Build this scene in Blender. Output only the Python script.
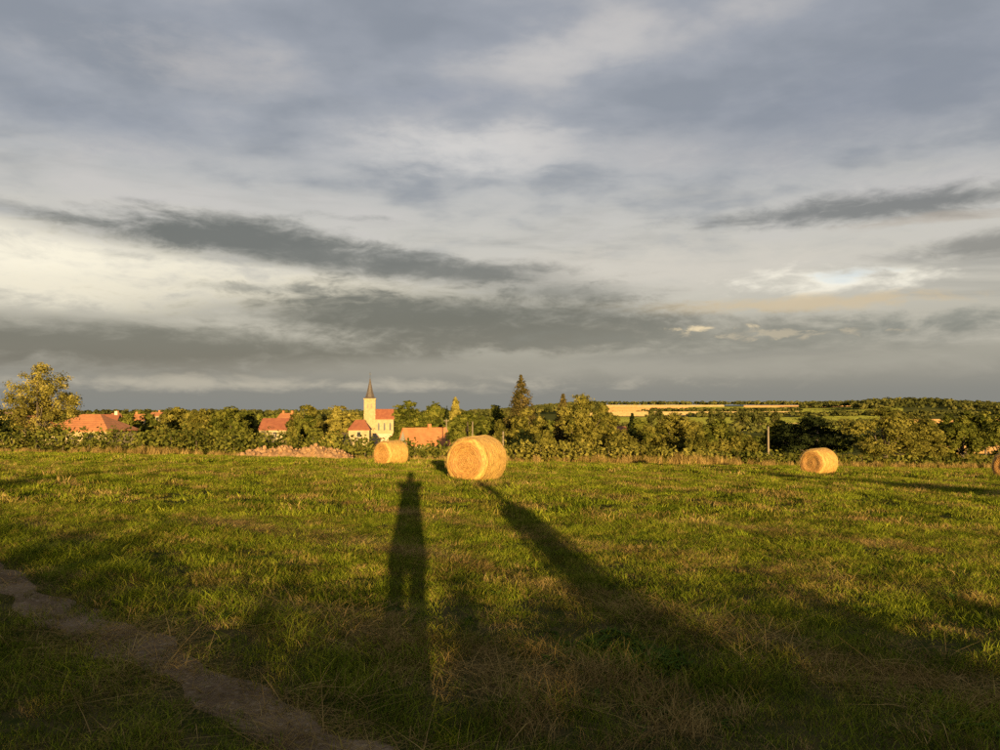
import bpy, bmesh, math, random
import numpy as np
from mathutils import Vector, Matrix

for o in list(bpy.data.objects):
    bpy.data.objects.remove(o, do_unlink=True)
scene = bpy.context.scene
COL = scene.collection
rng = np.random.default_rng(7)
R = math.radians

# ------------------------------------------------------------------ camera
EYE = 1.62
F = 750.0                      # focal length in photograph pixels (1000 wide)
HORIZON = 408.0
PITCH = math.atan((HORIZON - 375.0) / F)
cam_data = bpy.data.cameras.new('camera')
cam_data.sensor_width = 36.0
cam_data.lens = 36.0 * F / 1000.0
cam_data.clip_start = 0.05
cam_data.clip_end = 30000.0
cam = bpy.data.objects.new('camera', cam_data)
COL.objects.link(cam)
cam.location = (0, 0, EYE)
cam.rotation_euler = (R(90) + PITCH, 0, 0)
scene.camera = cam

# ------------------------------------------------------------------ sun
SUN_EL = R(5.1)
SUN_AZ_TRAVEL = math.atan((413 - 500) / F)          # the light travels towards this azimuth
S = Vector((math.sin(SUN_AZ_TRAVEL) * math.cos(SUN_EL), math.cos(SUN_AZ_TRAVEL) * math.cos(SUN_EL), -math.sin(SUN_EL)))
sun_data = bpy.data.lights.new('sun', 'SUN')
sun_data.energy = 5.0
sun_data.angle = R(0.5)
sun_data.color = (1.0, 0.70, 0.30)
sun = bpy.data.objects.new('sun', sun_data)
sun.rotation_euler = S.to_track_quat('-Z', 'Y').to_euler()
sun.location = (5, -40, 30)
COL.objects.link(sun)

# ------------------------------------------------------------------ world: hazy sky under layered cloud
world = bpy.data.worlds.new('World')
scene.world = world
world.use_nodes = True
WT = world.node_tree
WT.nodes.clear()

class NT:
    """small helper to write node maths as calls"""
    def __init__(self, tree): self.t = tree
    def n(self, kind, **kw):
        nd = self.t.nodes.new(kind)
        for k, v in kw.items(): setattr(nd, k, v)
        return nd
    def put(self, sock, v):
        if isinstance(v, bpy.types.NodeSocket): self.t.links.new(v, sock)
        else: sock.default_value = v
    def m(self, op, a, b=None, c=None, clamp=False):
        nd = self.n('ShaderNodeMath', operation=op, use_clamp=clamp)
        self.put(nd.inputs[0], a)
        if b is not None: self.put(nd.inputs[1], b)
        if c is not None: self.put(nd.inputs[2], c)
        return nd.outputs[0]
    def xyz(self, x, y, z):
        nd = self.n('ShaderNodeCombineXYZ')
        for i, v in enumerate((x, y, z)): self.put(nd.inputs[i], v)
        return nd.outputs[0]
    def noise(self, vec, scale, detail=5, rough=0.55, dist=0.0):
        nd = self.n('ShaderNodeTexNoise')
        if vec is not None: self.t.links.new(vec, nd.inputs['Vector'])
        nd.inputs['Scale'].default_value = scale
        nd.inputs['Detail'].default_value = detail
        nd.inputs['Roughness'].default_value = rough
        nd.inputs['Distortion'].default_value = dist
        return nd.outputs[0]
    def smooth(self, v, a, b, lo=0.0, hi=1.0):
        nd = self.n('ShaderNodeMapRange', interpolation_type='SMOOTHSTEP')
        self.put(nd.inputs[0], v)
        for i, k in enumerate((a, b, lo, hi)): self.put(nd.inputs[1 + i], k)
        return nd.outputs[0]
    def mix(self, fac, a, b, blend='MIX'):
        nd = self.n('ShaderNodeMix', data_type='RGBA', blend_type=blend)
        self.put(nd.inputs[0], fac)
        for s, v in ((nd.inputs[6], a), (nd.inputs[7], b)):
            self.put(s, (*v, 1) if isinstance(v, tuple) and len(v) == 3 else v)
        return nd.outputs[2]
    def ramp(self, fac, stops):
        nd = self.n('ShaderNodeValToRGB')
        els = nd.color_ramp.elements
        while len(els) < len(stops): els.new(0.5)
        for e, (p, c) in zip(els, stops):
            e.position = p; e.color = (*c, 1)
        self.put(nd.inputs[0], fac)
        return nd.outputs[0]

def px_azel(px, py):
    v = 375.0 - py
    y = F * math.cos(PITCH) - v * math.sin(PITCH)
    z = F * math.sin(PITCH) + v * math.cos(PITCH)
    x = px - 500.0
    return math.atan2(x, y), math.atan2(z, math.hypot(x, y))

w = NT(WT)
tc = w.n('ShaderNodeTexCoord')
sep = w.n('ShaderNodeSeparateXYZ')
WT.links.new(tc.outputs['Generated'], sep.inputs[0])
dx, dy, dz = sep.outputs
az = w.m('ARCTAN2', dx, dy)
el = w.m('ARCSINE', dz)
elp = w.m('MAXIMUM', el, 0.0)
inv = w.m('DIVIDE', 1.0, w.m('ADD', w.m('MAXIMUM', dz, 0.0), 0.16))
plane = w.xyz(w.m('MULTIPLY', dx, inv), w.m('MULTIPLY', dy, inv), 0.0)
n_big = w.noise(plane, 1.1, 5, 0.5, 0.12)
n_mid = w.noise(w.xyz(w.m('MULTIPLY', dx, inv), w.m('MULTIPLY', w.m('MULTIPLY', dy, inv), 1.3), 3.7), 3.0, 6, 0.5, 0.1)
stretch = w.xyz(w.m('MULTIPLY', az, 2.2), w.m('MULTIPLY', el, 15.0), 1.3)
n_str = w.noise(stretch, 1.3, 7, 0.56, 0.3)
edge = w.noise(w.xyz(w.m('MULTIPLY', az, 5.0), w.m('MULTIPLY', el, 16.0), 7.1), 1.9, 8, 0.6, 0.5)
fine = w.noise(w.xyz(w.m('MULTIPLY', az, 9.0), w.m('MULTIPLY', el, 24.0), 2.1), 3.4, 8, 0.62, 0.4)

EL_MAX = 1.6
base_stops = [(0.000, (.245, .252, .236)), (.022, (.240, .248, .233)), (.050, (.30, .295, .265)), (.10, (.46, .435, .375)),
              (.17, (.60, .565, .50)), (.235, (.57, .55, .515)), (.29, (.48, .48, .485)), (.36, (.37, .385, .425)),
              (.46, (.325, .345, .395)), (1.57, (.29, .31, .36))]
sky = w.ramp(w.m('DIVIDE', elp, EL_MAX), [(p / EL_MAX, c) for p, c in base_stops])
# broad light and dark masses of the upper layer
hi = w.smooth(elp, .12, .30)
lump = w.m('ADD', w.m('MULTIPLY', n_big, .7), w.m('MULTIPLY', n_mid, .6))
sky = w.mix(w.m('MULTIPLY', w.smooth(lump, .62, .80), w.m('MULTIPLY', hi, .80)), sky, (.60, .57, .55))
sky = w.mix(w.m('MULTIPLY', w.smooth(lump, .66, .50), w.m('MULTIPLY', hi, .75)), sky, (.238, .262, .310))
# thin horizontal streaks in the lower half
low = w.m('MULTIPLY', w.smooth(elp, .035, .07), w.smooth(elp, .36, .18))
sky = w.mix(w.m('MULTIPLY', w.smooth(n_str, .50, .72), w.m('MULTIPLY', low, .50)), sky, (.21, .21, .205))
sky = w.mix(w.m('MULTIPLY', w.smooth(n_str, .46, .30), w.m('MULTIPLY', low, .40)), sky, (.66, .62, .54))

def cloud(px, py, wpx, hpx, colour, amount, slope=0.0, rag=1.0, soft=.55, tex=None, edge_lo=None):
    """one cloud bank: an ellipse in azimuth and elevation, its rim torn by noise"""
    global sky
    a0, e0 = px_azel(px, py)
    ww, hh = wpx / F, hpx / F
    da = w.m('SUBTRACT', az, a0)
    u = w.m('DIVIDE', da, ww)
    v = w.m('DIVIDE', w.m('SUBTRACT', w.m('SUBTRACT', el, e0), w.m('MULTIPLY', da, slope)), hh)
    r = w.m('SQRT', w.m('ADD', w.m('MULTIPLY', u, u), w.m('MULTIPLY', v, v)))
    nn = w.m('ADD', w.m('MULTIPLY', w.m('SUBTRACT', tex or edge, .5), 2.3 * rag), w.m('MULTIPLY', w.m('SUBTRACT', fine, .5), 1.2 * rag))
    body = w.m('ADD', w.m('SUBTRACT', 1.0, r), nn)
    mask = w.smooth(body, -.1, soft)
    sky = w.mix(w.m('MULTIPLY', mask, amount), sky, colour)

cloud(180, 62, 150, 34, (.48, .46, .46), .75, rag=1.0, soft=1.4, tex=n_mid)
cloud(560, 55, 110, 26, (.58, .56, .55), .75, rag=1.1, soft=1.4, tex=n_mid)
cloud(455, 150, 160, 36, (.72, .69, .66), .75, rag=1.0, soft=1.4, tex=n_mid)
cloud(640, 150, 130, 30, (.56, .54, .53), .55, rag=1.0, soft=1.4, tex=n_mid)
cloud(110, 120, 260, 36, (.25, .28, .355), .6, rag=.8, soft=1.4, tex=n_mid)
cloud(430, 95, 130, 24, (.24, .27, .35), .55, rag=.8, soft=1.4, tex=n_mid)
cloud(850, 110, 260, 90, (.225, .25, .315), .7, rag=.6, soft=1.4, tex=n_mid)
cloud(50, 265, 290, 44, (1.05, .97, .78), .95, rag=.8, soft=1.2)
cloud(300, 294, 330, 26, (.82, .75, .60), .85, rag=1.0, soft=1.0)
cloud(620, 272, 280, 34, (.66, .61, .54), .7, rag=1.0, soft=1.1)
cloud(845, 279, 110, 14, (1.02, .96, .82), .9, rag=1.1, soft=1.1)
cloud(850, 275, 40, 8, (.60, .70, .77), .6, rag=1.2, soft=.9)
cloud(800, 303, 170, 8, (.66, .50, .30), .6, rag=1.3, soft=.9)
DARK = (.142, .144, .140)
cloud(80, 218, 100, 8, (.20, .20, .196), .75, slope=-.06, rag=1.0, soft=1.0)
cloud(225, 236, 165, 24, DARK, .97, slope=-.01, rag=.62, soft=.75)
cloud(330, 254, 175, 20, (.155, .156, .152), .9, slope=-.05, rag=.65, soft=.85)
cloud(440, 270, 165, 20, (.16, .16, .156), .9, slope=-.04, rag=.65, soft=.85)
cloud(350, 217, 70, 5, (.30, .30, .29), .6, rag=1.3, soft=1.0)
cloud(560, 292, 130, 12, (.24, .235, .22), .7, slope=-.02, rag=.9, soft=1.0)
cloud(250, 288, 90, 7, (.32, .31, .28), .7, rag=1.2, soft=1.0)
cloud(440, 318, 270, 36, (.140, .138, .128), .97, slope=-.02, rag=.6, soft=.75)
cloud(120, 346, 390, 28, (.158, .156, .143), .93, rag=.6, soft=.8)
cloud(570, 336, 290, 22, (.162, .158, .146), .9, rag=.65, soft=.85)
cloud(800, 337, 330, 18, (.23, .232, .215), .7, rag=.9, soft=1.0)
cloud(960, 320, 130, 11, (.20, .21, .20), .75, slope=.02, rag=.9, soft=1.0)
cloud(870, 208, 185, 16, (.18, .182, .186), .9, slope=0.0, rag=.75, soft=.9)
cloud(985, 246, 95, 14, (.23, .222, .21), .85, slope=.03, rag=.8, soft=.9)
cloud(925, 220, 100, 6, (.46, .40, .34), .6, rag=1.2, soft=1.0)
cloud(708, 328, 30, 3.4, (.90, .72, .46), .85, rag=1.5, soft=1.0, tex=fine)
cloud(770, 334, 70, 5, (.58, .49, .36), .6, rag=1.6, soft=1.0, tex=fine)
cloud(240, 384, 420, 9, (.52, .485, .40), .75, rag=1.2, soft=1.2)
cloud(680, 368, 460, 13, (.37, .36, .32), .7, rag=1.0, soft=1.2)

nishita = w.n('ShaderNodeTexSky', sky_type='NISHITA', sun_disc=False)
nishita.sun_elevation = SUN_EL
nishita.sun_rotation = math.atan2(-S.x, -S.y)
nishita.air_density = 1.2
nishita.dust_density = 1.5
BG = 0.10
nsk = w.mix(1.0, nishita.outputs[0], (1.0, 1.0, 1.0), 'MULTIPLY')
GAIN = .360                                   # the picture is exposed one stop up
cl = w.mix(1.0, sky, (GAIN / BG, GAIN / BG, GAIN / BG), 'MULTIPLY')
final = w.mix(0.95, nsk, cl)
bg = w.n('ShaderNodeBackground')
WT.links.new(final, bg.inputs[0])
bg.inputs[1].default_value = BG
wo = w.n('ShaderNodeOutputWorld')
WT.links.new(bg.outputs[0], wo.inputs[0])
world.cycles.sampling_method = 'MANUAL'
world.cycles.sample_map_resolution = 512

# ------------------------------------------------------------------ exposure and render
scene.view_settings.view_transform = 'Standard'
scene.view_settings.look = 'None'
scene.view_settings.exposure = 1.48
scene.view_settings.gamma = 1.0
scene.view_settings.use_curve_mapping = False
scene.render.engine = 'CYCLES'
scene.cycles.use_denoising = False
scene.cycles.use_adaptive_sampling = True
scene.cycles.adaptive_threshold = 0.01
scene.cycles.max_bounces = 5
scene.cycles.diffuse_bounces = 2
scene.cycles.transmission_bounces = 3
scene.cycles.transparent_max_bounces = 4
scene.cycles.caustics_reflective = False
scene.cycles.caustics_refractive = False

# ------------------------------------------------------------------ terrain
P_Y = [0, 5, 10, 15, 20, 28, 36, 50, 65, 100, 150, 250, 350, 500]
P_D = [1.62, 1.64, 1.68, 1.78, 1.96, 2.40, 2.88, 3.75, 4.70, 6.6, 9.2, 12.5, 14.5, 17.0]
L_Y = P_Y + [900, 1500, 2200, 3000, 12000]
L_D = P_D + [17.0, 15.5, 18, 40, 70]
H_Y = P_Y + [800, 1000, 1300, 1600, 2000, 2300, 2700, 4000, 12000]
H_D = P_D + [17.0, 13.3, 7.0, 1.0, -5.5, -9, -6, 30, 70]

def sstep(a, b, v):
    t = np.clip((v - a) / (b - a), 0, 1)
    return t * t * (3 - 2 * t)

def terr(x, y):
    x = np.asarray(x, float); y = np.asarray(y, float)
    q = np.maximum(y, 0)
    zl = 0; zr = 0
    for k in (-.12, -.06, 0, .06, .12):
        qq = q * (1 + k)
        zl = zl + np.interp(qq, L_Y, L_D) / 5
        zr = zr + np.interp(qq, H_Y, H_D) / 5
    a = np.arctan2(x, np.maximum(y, 1e-3))
    r = np.hypot(x, y)
    g = sstep(-.03, .12, a)
    d = zl * (1 - g) + zr * g
    tilt = .02 * 60 * np.tanh(x / 60) * sstep(0, 8, q) * (1 - sstep(120, 400, q))
    z = EYE - d - tilt
    z = z + 13 * np.exp(-((a - .50) / .075) ** 2) * np.exp(-((q - 1350) / 260) ** 2)
    z = z + 5.0 * sstep(-.15, -.3, -a * -1) * np.exp(-((q - 300) / 110) ** 2) * (a < -.15)
    z = z + .018 * np.sin(x * 1.7 + y * .9) * np.sin(y * 1.3 - x * .4) * (r < 120)
    return z

def T(x, y): return float(terr(x, y))
def gx(px, d): return (px - 500.0) / F * d           # lateral position of a column at a depth
def gz(py, d): return EYE + (HORIZON - py) / F * d   # height of a row at a depth

# ------------------------------------------------------------------ object helpers
def tag(o, label=None, cat=None, group=None, kind=None):
    if label: o['label'] = label
    if cat: o['category'] = cat
    if group: o['group'] = group
    if kind: o['kind'] = kind
    return o
def thing(name, label, cat, loc=(0, 0, 0), rz=0.0, group=None):
    o = bpy.data.objects.new(name, None)
    o.empty_display_size = .3
    COL.objects.link(o)
    o.location = loc; o.rotation_euler = (0, 0, rz)
    return tag(o, label, cat, group)
def link_mesh(name, me, mat, parent=None, smooth=False):
    o = bpy.data.objects.new(name, me)
    COL.objects.link(o)
    if mat is not None and not me.materials: me.materials.append(mat)
    if smooth: me.shade_smooth()
    if parent is not None: o.parent = parent
    return o
def mesh_from(name, verts, faces):
    me = bpy.data.meshes.new(name)
    me.from_pydata([tuple(v) for v in verts], [], faces)
    me.update()
    return me
def np_mesh(name, V, quads, tint=None):
    """fast mesh of equal-sided faces"""
    k = quads.shape[1]
    me = bpy.data.meshes.new(name)
    me.vertices.add(len(V)); me.vertices.foreach_set('co', np.ascontiguousarray(V, np.float32).ravel())
    me.loops.add(quads.size); me.loops.foreach_set('vertex_index', np.ascontiguousarray(quads, np.int32).ravel())
    me.polygons.add(len(quads))
    me.polygons.foreach_set('loop_start', np.arange(0, quads.size, k, dtype=np.int32))
    me.update(calc_edges=True)
    if tint is not None:
        at = me.attributes.new('tint', 'FLOAT', 'POINT')
        at.data.foreach_set('value', np.ascontiguousarray(tint, np.float32))
    return me
class MB:
    def __init__(self): self.v = []; self.f = []
    def add(self, vs, fs):
        b = len(self.v); self.v += [tuple(p) for p in vs]
        self.f += [tuple(i + b for i in f) for f in fs]
        return self
    def box(self, x0, x1, y0, y1, z0, z1):
        return self.add([(x, y, z) for z in (z0, z1) for x, y in ((x0, y0), (x1, y0), (x1, y1), (x0, y1))],
                        [(3, 2, 1, 0), (4, 5, 6, 7), (0, 1, 5, 4), (1, 2, 6, 5), (2, 3, 7, 6), (3, 0, 4, 7)])
    def tube(self, pts, rad, n=8, cap=True):
        rings = []
        pts = [Vector(p) for p in pts]
        for i, p in enumerate(pts):
            d = (pts[min(i + 1, len(pts) - 1)] - pts[max(i - 1, 0)]).normalized()
            a = d.cross(Vector((0, 0, 1)) if abs(d.z) < .9 else Vector((1, 0, 0))).normalized()
            b = d.cross(a)
            rings.append([p + (a * math.cos(2 * math.pi * k / n) + b * math.sin(2 * math.pi * k / n)) * rad[i] for k in range(n)])
        vs = [v for r in rings for v in r]
        fs = [(i * n + k, i * n + (k + 1) % n, (i + 1) * n + (k + 1) % n, (i + 1) * n + k) for i in range(len(pts) - 1) for k in range(n)]
        if cap: fs += [tuple(range(n))[::-1], tuple((len(pts) - 1) * n + k for k in range(n))]
        return self.add(vs, fs)
    def build(self, name, mat, parent=None, smooth=False):
        return link_mesh(name, mesh_from(name, self.v, self.f), mat, parent, smooth)

# ------------------------------------------------------------------ materials
def new_mat(name):
    m = bpy.data.materials.new(name); m.use_nodes = True
    m.node_tree.nodes.clear()
    t = NT(m.node_tree)
    out = t.n('ShaderNodeOutputMaterial')
    return m, t, out
def leaf_mat(name, dark, mid, light, trans=.28, dry=None, noise_scale=.35):
    m, t, out = new_mat(name)
    at = t.n('ShaderNodeAttribute', attribute_name='tint')
    geo = t.n('ShaderNodeNewGeometry')
    big = t.noise(geo.outputs['Position'], noise_scale, 3, .5)
    f = t.m('ADD', at.outputs['Fac'], t.m('MULTIPLY', t.m('SUBTRACT', big, .5), .7), clamp=True)
    c = t.ramp(f, [(.08, dark), (.5, mid), (.95, light)])
    if dry:
        p = t.noise(geo.outputs['Position'], .9, 2, .5)
        c = t.mix(t.smooth(p, .60, .72), c, dry)
    d = t.n('ShaderNodeBsdfDiffuse'); t.put(d.inputs[0], c)
    tr = t.n('ShaderNodeBsdfTranslucent'); t.put(tr.inputs[0], c)
    mx = t.n('ShaderNodeMixShader'); mx.inputs[0].default_value = trans
    m.node_tree.links.new(d.outputs[0], mx.inputs[1]); m.node_tree.links.new(tr.outputs[0], mx.inputs[2])
    m.node_tree.links.new(mx.outputs[0], out.inputs[0])
    return m
def solid_mat(name, a, b, scale=3.0, rough=.85, bump=0.0, detail=5, stretch=None):
    m, t, out = new_mat(name)
    tcn = t.n('ShaderNodeTexCoord')
    vec = tcn.outputs['Object']
    if stretch:
        mp = t.n('ShaderNodeMapping'); mp.inputs['Scale'].default_value = stretch
        m.node_tree.links.new(vec, mp.inputs[0]); vec = mp.outputs[0]
    n = t.noise(vec, scale, detail, .6)
    c = t.mix(t.smooth(n, .32, .68), a, b)
    p = t.n('ShaderNodeBsdfPrincipled'); t.put(p.inputs['Base Color'], c)
    p.inputs['Roughness'].default_value = rough
    p.inputs['Specular IOR Level'].default_value = .25
    if bump:
        bn = t.n('ShaderNodeBump'); bn.inputs['Strength'].default_value = bump
        t.put(bn.inputs['Height'], n); m.node_tree.links.new(bn.outputs[0], p.inputs['Normal'])
    m.node_tree.links.new(p.outputs[0], out.inputs[0])
    return m
def tile_mat(name, a, b, c):
    """roof tiles: rows and stained patches"""
    m, t, out = new_mat(name)
    tcn = t.n('ShaderNodeTexCoord')
    n1 = t.noise(tcn.outputs['Object'], .9, 5, .6)
    n2 = t.noise(tcn.outputs['Object'], 6.0, 3, .6)
    wv = t.n('ShaderNodeTexWave', bands_direction='Z'); wv.inputs['Scale'].default_value = 1.3
    wv.inputs['Distortion'].default_value = .6
    m.node_tree.links.new(tcn.outputs['Object'], wv.inputs[0])
    col = t.mix(t.smooth(n1, .35, .65), a, b)
    col = t.mix(t.smooth(n2, .55, .72), col, c)
    p = t.n('ShaderNodeBsdfPrincipled'); t.put(p.inputs['Base Color'], col)
    p.inputs['Roughness'].default_value = .85
    bn = t.n('ShaderNodeBump'); bn.inputs['Strength'].default_value = .4; bn.inputs['Distance'].default_value = .08
    t.put(bn.inputs['Height'], wv.outputs['Fac']); m.node_tree.links.new(bn.outputs[0], p.inputs['Normal'])
    m.node_tree.links.new(p.outputs[0], out.inputs[0])
    return m

LEAF = {
    'green':  leaf_mat('leaf green', (.034, .042, .008), (.098, .106, .018), (.190, .180, .034)),
    'olive':  leaf_mat('leaf olive', (.045, .048, .010), (.130, .120, .023), (.240, .205, .045)),
    'pale':   leaf_mat('leaf pale', (.090, .082, .017), (.225, .192, .040), (.345, .282, .074)),
    'dark':   leaf_mat('leaf dark', (.006, .009, .004), (.014, .019, .007), (.030, .038, .011), trans=.15),  # dark conifers; also stands in for shade on one bush and one broad tree
    'spruce': leaf_mat('needles', (.024, .022, .008), (.070, .056, .018), (.125, .092, .030), trans=.1),
    'hedge':  leaf_mat('leaf hedge', (.030, .037, .008), (.085, .092, .017), (.165, .155, .030), noise_scale=.8),
    'far':    leaf_mat('leaf far', (.034, .038, .011), (.078, .082, .022), (.140, .130, .034), noise_scale=.02),
}
BARK = solid_mat('bark', (.06, .045, .03), (.14, .11, .08), 4, .9, .4, stretch=(4, 4, .6))
WOOD = solid_mat('weathered wood', (.13, .10, .07), (.22, .175, .12), 5, .85, .2, stretch=(6, 6, .5))
TILE_ORANGE = tile_mat('tiles orange', (.30, .108, .036), (.37, .145, .050), (.22, .088, .038))
TILE_RED = tile_mat('tiles red', (.19, .055, .024), (.24, .078, .032), (.14, .045, .024))
TILE_BROWN = tile_mat('tiles brown', (.13, .07, .05), (.18, .10, .06), (.09, .055, .045))
SLATE = solid_mat('slate', (.050, .042, .040), (.095, .075, .065), 2, .6)
CREAMW = solid_mat('cream render', (.25, .195, .105), (.33, .26, .145), 1.2, .9)
STONE = solid_mat('church stone', (.25, .19, .10), (.33, .255, .14), 1.6, .9, .2)
WHITEW = solid_mat('white render', (.38, .33, .24), (.46, .41, .31), 1.0, .9)
GLASS = solid_mat('dark window glass', (.012, .014, .016), (.03, .032, .035), 1.0, .12)
SHUTTER = solid_mat('shutter paint', (.16, .13, .10), (.22, .18, .13), 2, .7)
IRON = solid_mat('iron', (.03, .03, .03), (.06, .055, .05), 4, .5)

# ------------------------------------------------------------------ ground sheet
def ground_material():
    m, t, out = new_mat('ground')
    geo = t.n('ShaderNodeNewGeometry')
    pos = geo.outputs['Position']
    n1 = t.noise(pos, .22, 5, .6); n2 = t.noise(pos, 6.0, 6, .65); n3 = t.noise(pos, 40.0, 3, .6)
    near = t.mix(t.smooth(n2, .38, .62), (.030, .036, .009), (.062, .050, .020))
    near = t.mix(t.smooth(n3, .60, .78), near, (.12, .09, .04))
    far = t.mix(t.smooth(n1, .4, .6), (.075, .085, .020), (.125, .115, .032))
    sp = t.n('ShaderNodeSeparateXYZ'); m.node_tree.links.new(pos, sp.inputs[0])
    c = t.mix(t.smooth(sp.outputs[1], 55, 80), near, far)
    p = t.n('ShaderNodeBsdfDiffuse'); t.put(p.inputs[0], c)
    bn = t.n('ShaderNodeBump'); bn.inputs['Strength'].default_value = .6; bn.inputs['Distance'].default_value = .03
    t.put(bn.inputs['Height'], n2); m.node_tree.links.new(bn.outputs[0], p.inputs['Normal'])
    m.node_tree.links.new(p.outputs[0], out.inputs[0])
    return m
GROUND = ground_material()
nr, na = 190, 240
rr = np.concatenate([[0.0], np.geomspace(.6, 12000, nr - 1)])
aa = np.linspace(0, 2 * np.pi, na, endpoint=False)
RR, AA = np.meshgrid(rr, aa, indexing='ij')
X = RR * np.sin(AA); Y = RR * np.cos(AA)
V = np.stack([X, Y, terr(X, Y)], -1).reshape(-1, 3)
ii, jj = np.meshgrid(np.arange(nr - 1), np.arange(na), indexing='ij')
q = np.stack([ii * na + jj, ii * na + (jj + 1) % na, (ii + 1) * na + (jj + 1) % na, (ii + 1) * na + jj], -1).reshape(-1, 4)[:, ::-1]
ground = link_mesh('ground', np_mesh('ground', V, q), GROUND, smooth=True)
tag(ground, 'sloping grass field and farmland running to the horizon', 'ground', kind='structure')

# ------------------------------------------------------------------ dirt track
PN = Vector((.659, .752)); PT = Vector((.752, -.659)); PC = 2.20        # normal, direction and offset of the track
def track_n(x, y): return x * PN.x + y * PN.y
def build_track():
    m, t, out = new_mat('dry dirt')
    geo = t.n('ShaderNodeNewGeometry'); pos = geo.outputs['Position']
    n1 = t.noise(pos, 2.2, 5, .6); n2 = t.noise(pos, 22, 5, .65)
    c = t.mix(t.smooth(n1, .35, .65), (.112, .078, .046), (.175, .125, .076))
    c = t.mix(t.smooth(n2, .5, .75), c, (.26, .20, .13))
    p = t.n('ShaderNodeBsdfDiffuse'); t.put(p.inputs[0], c)
    bn = t.n('ShaderNodeBump'); bn.inputs['Strength'].default_value = .8; bn.inputs['Distance'].default_value = .03
    t.put(bn.inputs['Height'], n2); m.node_tree.links.new(bn.outputs[0], p.inputs['Normal'])
    m.node_tree.links.new(p.outputs[0], out.inputs[0])
    vs, fs = [], []
    nseg, nw = 220, 9
    for i in range(nseg):
        s = -16 + 26 * i / (nseg - 1)
        for k in range(nw):
            u = (k / (nw - 1) - .5)
            wd = .42 + .08 * math.sin(s * 1.9) + .10 * math.sin(s * 4.7 + 1) + .07 * math.sin(s * 11 + 2)
            off = PC + u * wd + .03 * math.sin(s * 1.1)
            x = PN.x * off + PT.x * s; y = PN.y * off + PT.y * s
            h = .012 - .02 * (1 - (2 * u) ** 2) * 0 + .006 * math.sin(s * 13 + k) - (.02 if abs(u) > .49 else 0)
            vs.append((x, y, T(x, y) + h))
    for i in range(nseg - 1):
        for k in range(nw - 1):
            a = i * nw + k; fs.append((a, a + nw, a + nw + 1, a + 1))
    o = link_mesh('dirt_track', mesh_from('dirt_track', vs, fs), m, smooth=True)
    tag(o, 'worn strip of dry dirt crossing the shaded near corner', 'track', kind='structure')
build_track()

# ------------------------------------------------------------------ leaves, crowns, trees
def vnoise(x, y, s, seed=0):
    """smooth value noise"""
    g = np.random.default_rng(seed); tab = g.random((64, 64))
    x = x / s; y = y / s
    i = np.floor(x).astype(int); j = np.floor(y).astype(int); f = x - i; h = y - j
    f = f * f * (3 - 2 * f); h = h * h * (3 - 2 * h)
    v = lambda a, b: tab[a % 64, b % 64]
    return (v(i, j) * (1 - f) + v(i + 1, j) * f) * (1 - h) + (v(i, j + 1) * (1 - f) + v(i + 1, j + 1) * f) * h
def leaf_quads(name, C, N, size, tint, mat, parent, aspect=.62):
    n = len(C)
    N = N / (np.linalg.norm(N, axis=1, keepdims=True) + 1e-9)
    a = rng.normal(size=(n, 3)); a -= N * np.sum(a * N, 1, keepdims=True)
    a /= np.linalg.norm(a, axis=1, keepdims=True) + 1e-9
    b = np.cross(N, a)
    s = np.asarray(size).reshape(-1, 1) * np.ones((n, 1))
    k = aspect
    V = np.stack([C - a * s, C - b * s * k + N * s * .18, C + a * s, C + b * s * k - N * s * .12], 1).reshape(-1, 3)
    Q = np.arange(4 * n).reshape(n, 4)
    me = np_mesh(name, V, Q, np.repeat(np.clip(tint, 0, 1), 4))
    return link_mesh(name, me, mat, parent)
def unit(n):
    v = rng.normal(size=(n, 3)); return v / np.linalg.norm(v, axis=1, keepdims=True)
def lobes_to_leaves(lobes, n_leaves, leaf, fill=.35, squash=1.0):
    """lobes: (centre, radius vector). leaves lie in the outer shell of each lobe"""
    A = np.array([l[1][0] * l[1][1] + l[1][0] * l[1][2] for l in lobes]); A = A / A.sum()
    Cs, Ns, Ts, Ss = [], [], [], []
    for (c, r), wgt in zip(lobes, A):
        k = max(8, int(n_leaves * wgt))
        m = max(3, k // 16)                                   # twig clumps spread over the lobe
        sd = unit(m); si = rng.integers(0, m, k)
        srad = 1 - fill * rng.random((m, 1)) ** 1.3 + .16 * rng.normal(size=(m, 1))
        sig = 1.5 / math.sqrt(m)
        d = sd[si] * srad[si] + sig * .55 * rng.normal(size=(k, 3)) * np.array((1, 1, .8))
        p = np.array(c) + d * np.array(r)
        stint = .16 * rng.normal(size=m)
        Cs.append(p); Ns.append(sd[si] * 1.15 + .6 * unit(k) + np.array((0, 0, .2)))
        Ts.append(np.full(k, .5 + .16 * rng.normal()) + stint[si] + .07 * rng.normal(size=k))
        Ss.append(leaf * (.55 + .7 * rng.random(k)))
    return np.concatenate(Cs), np.concatenate(Ns), np.concatenate(Ts), np.concatenate(Ss)

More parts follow.
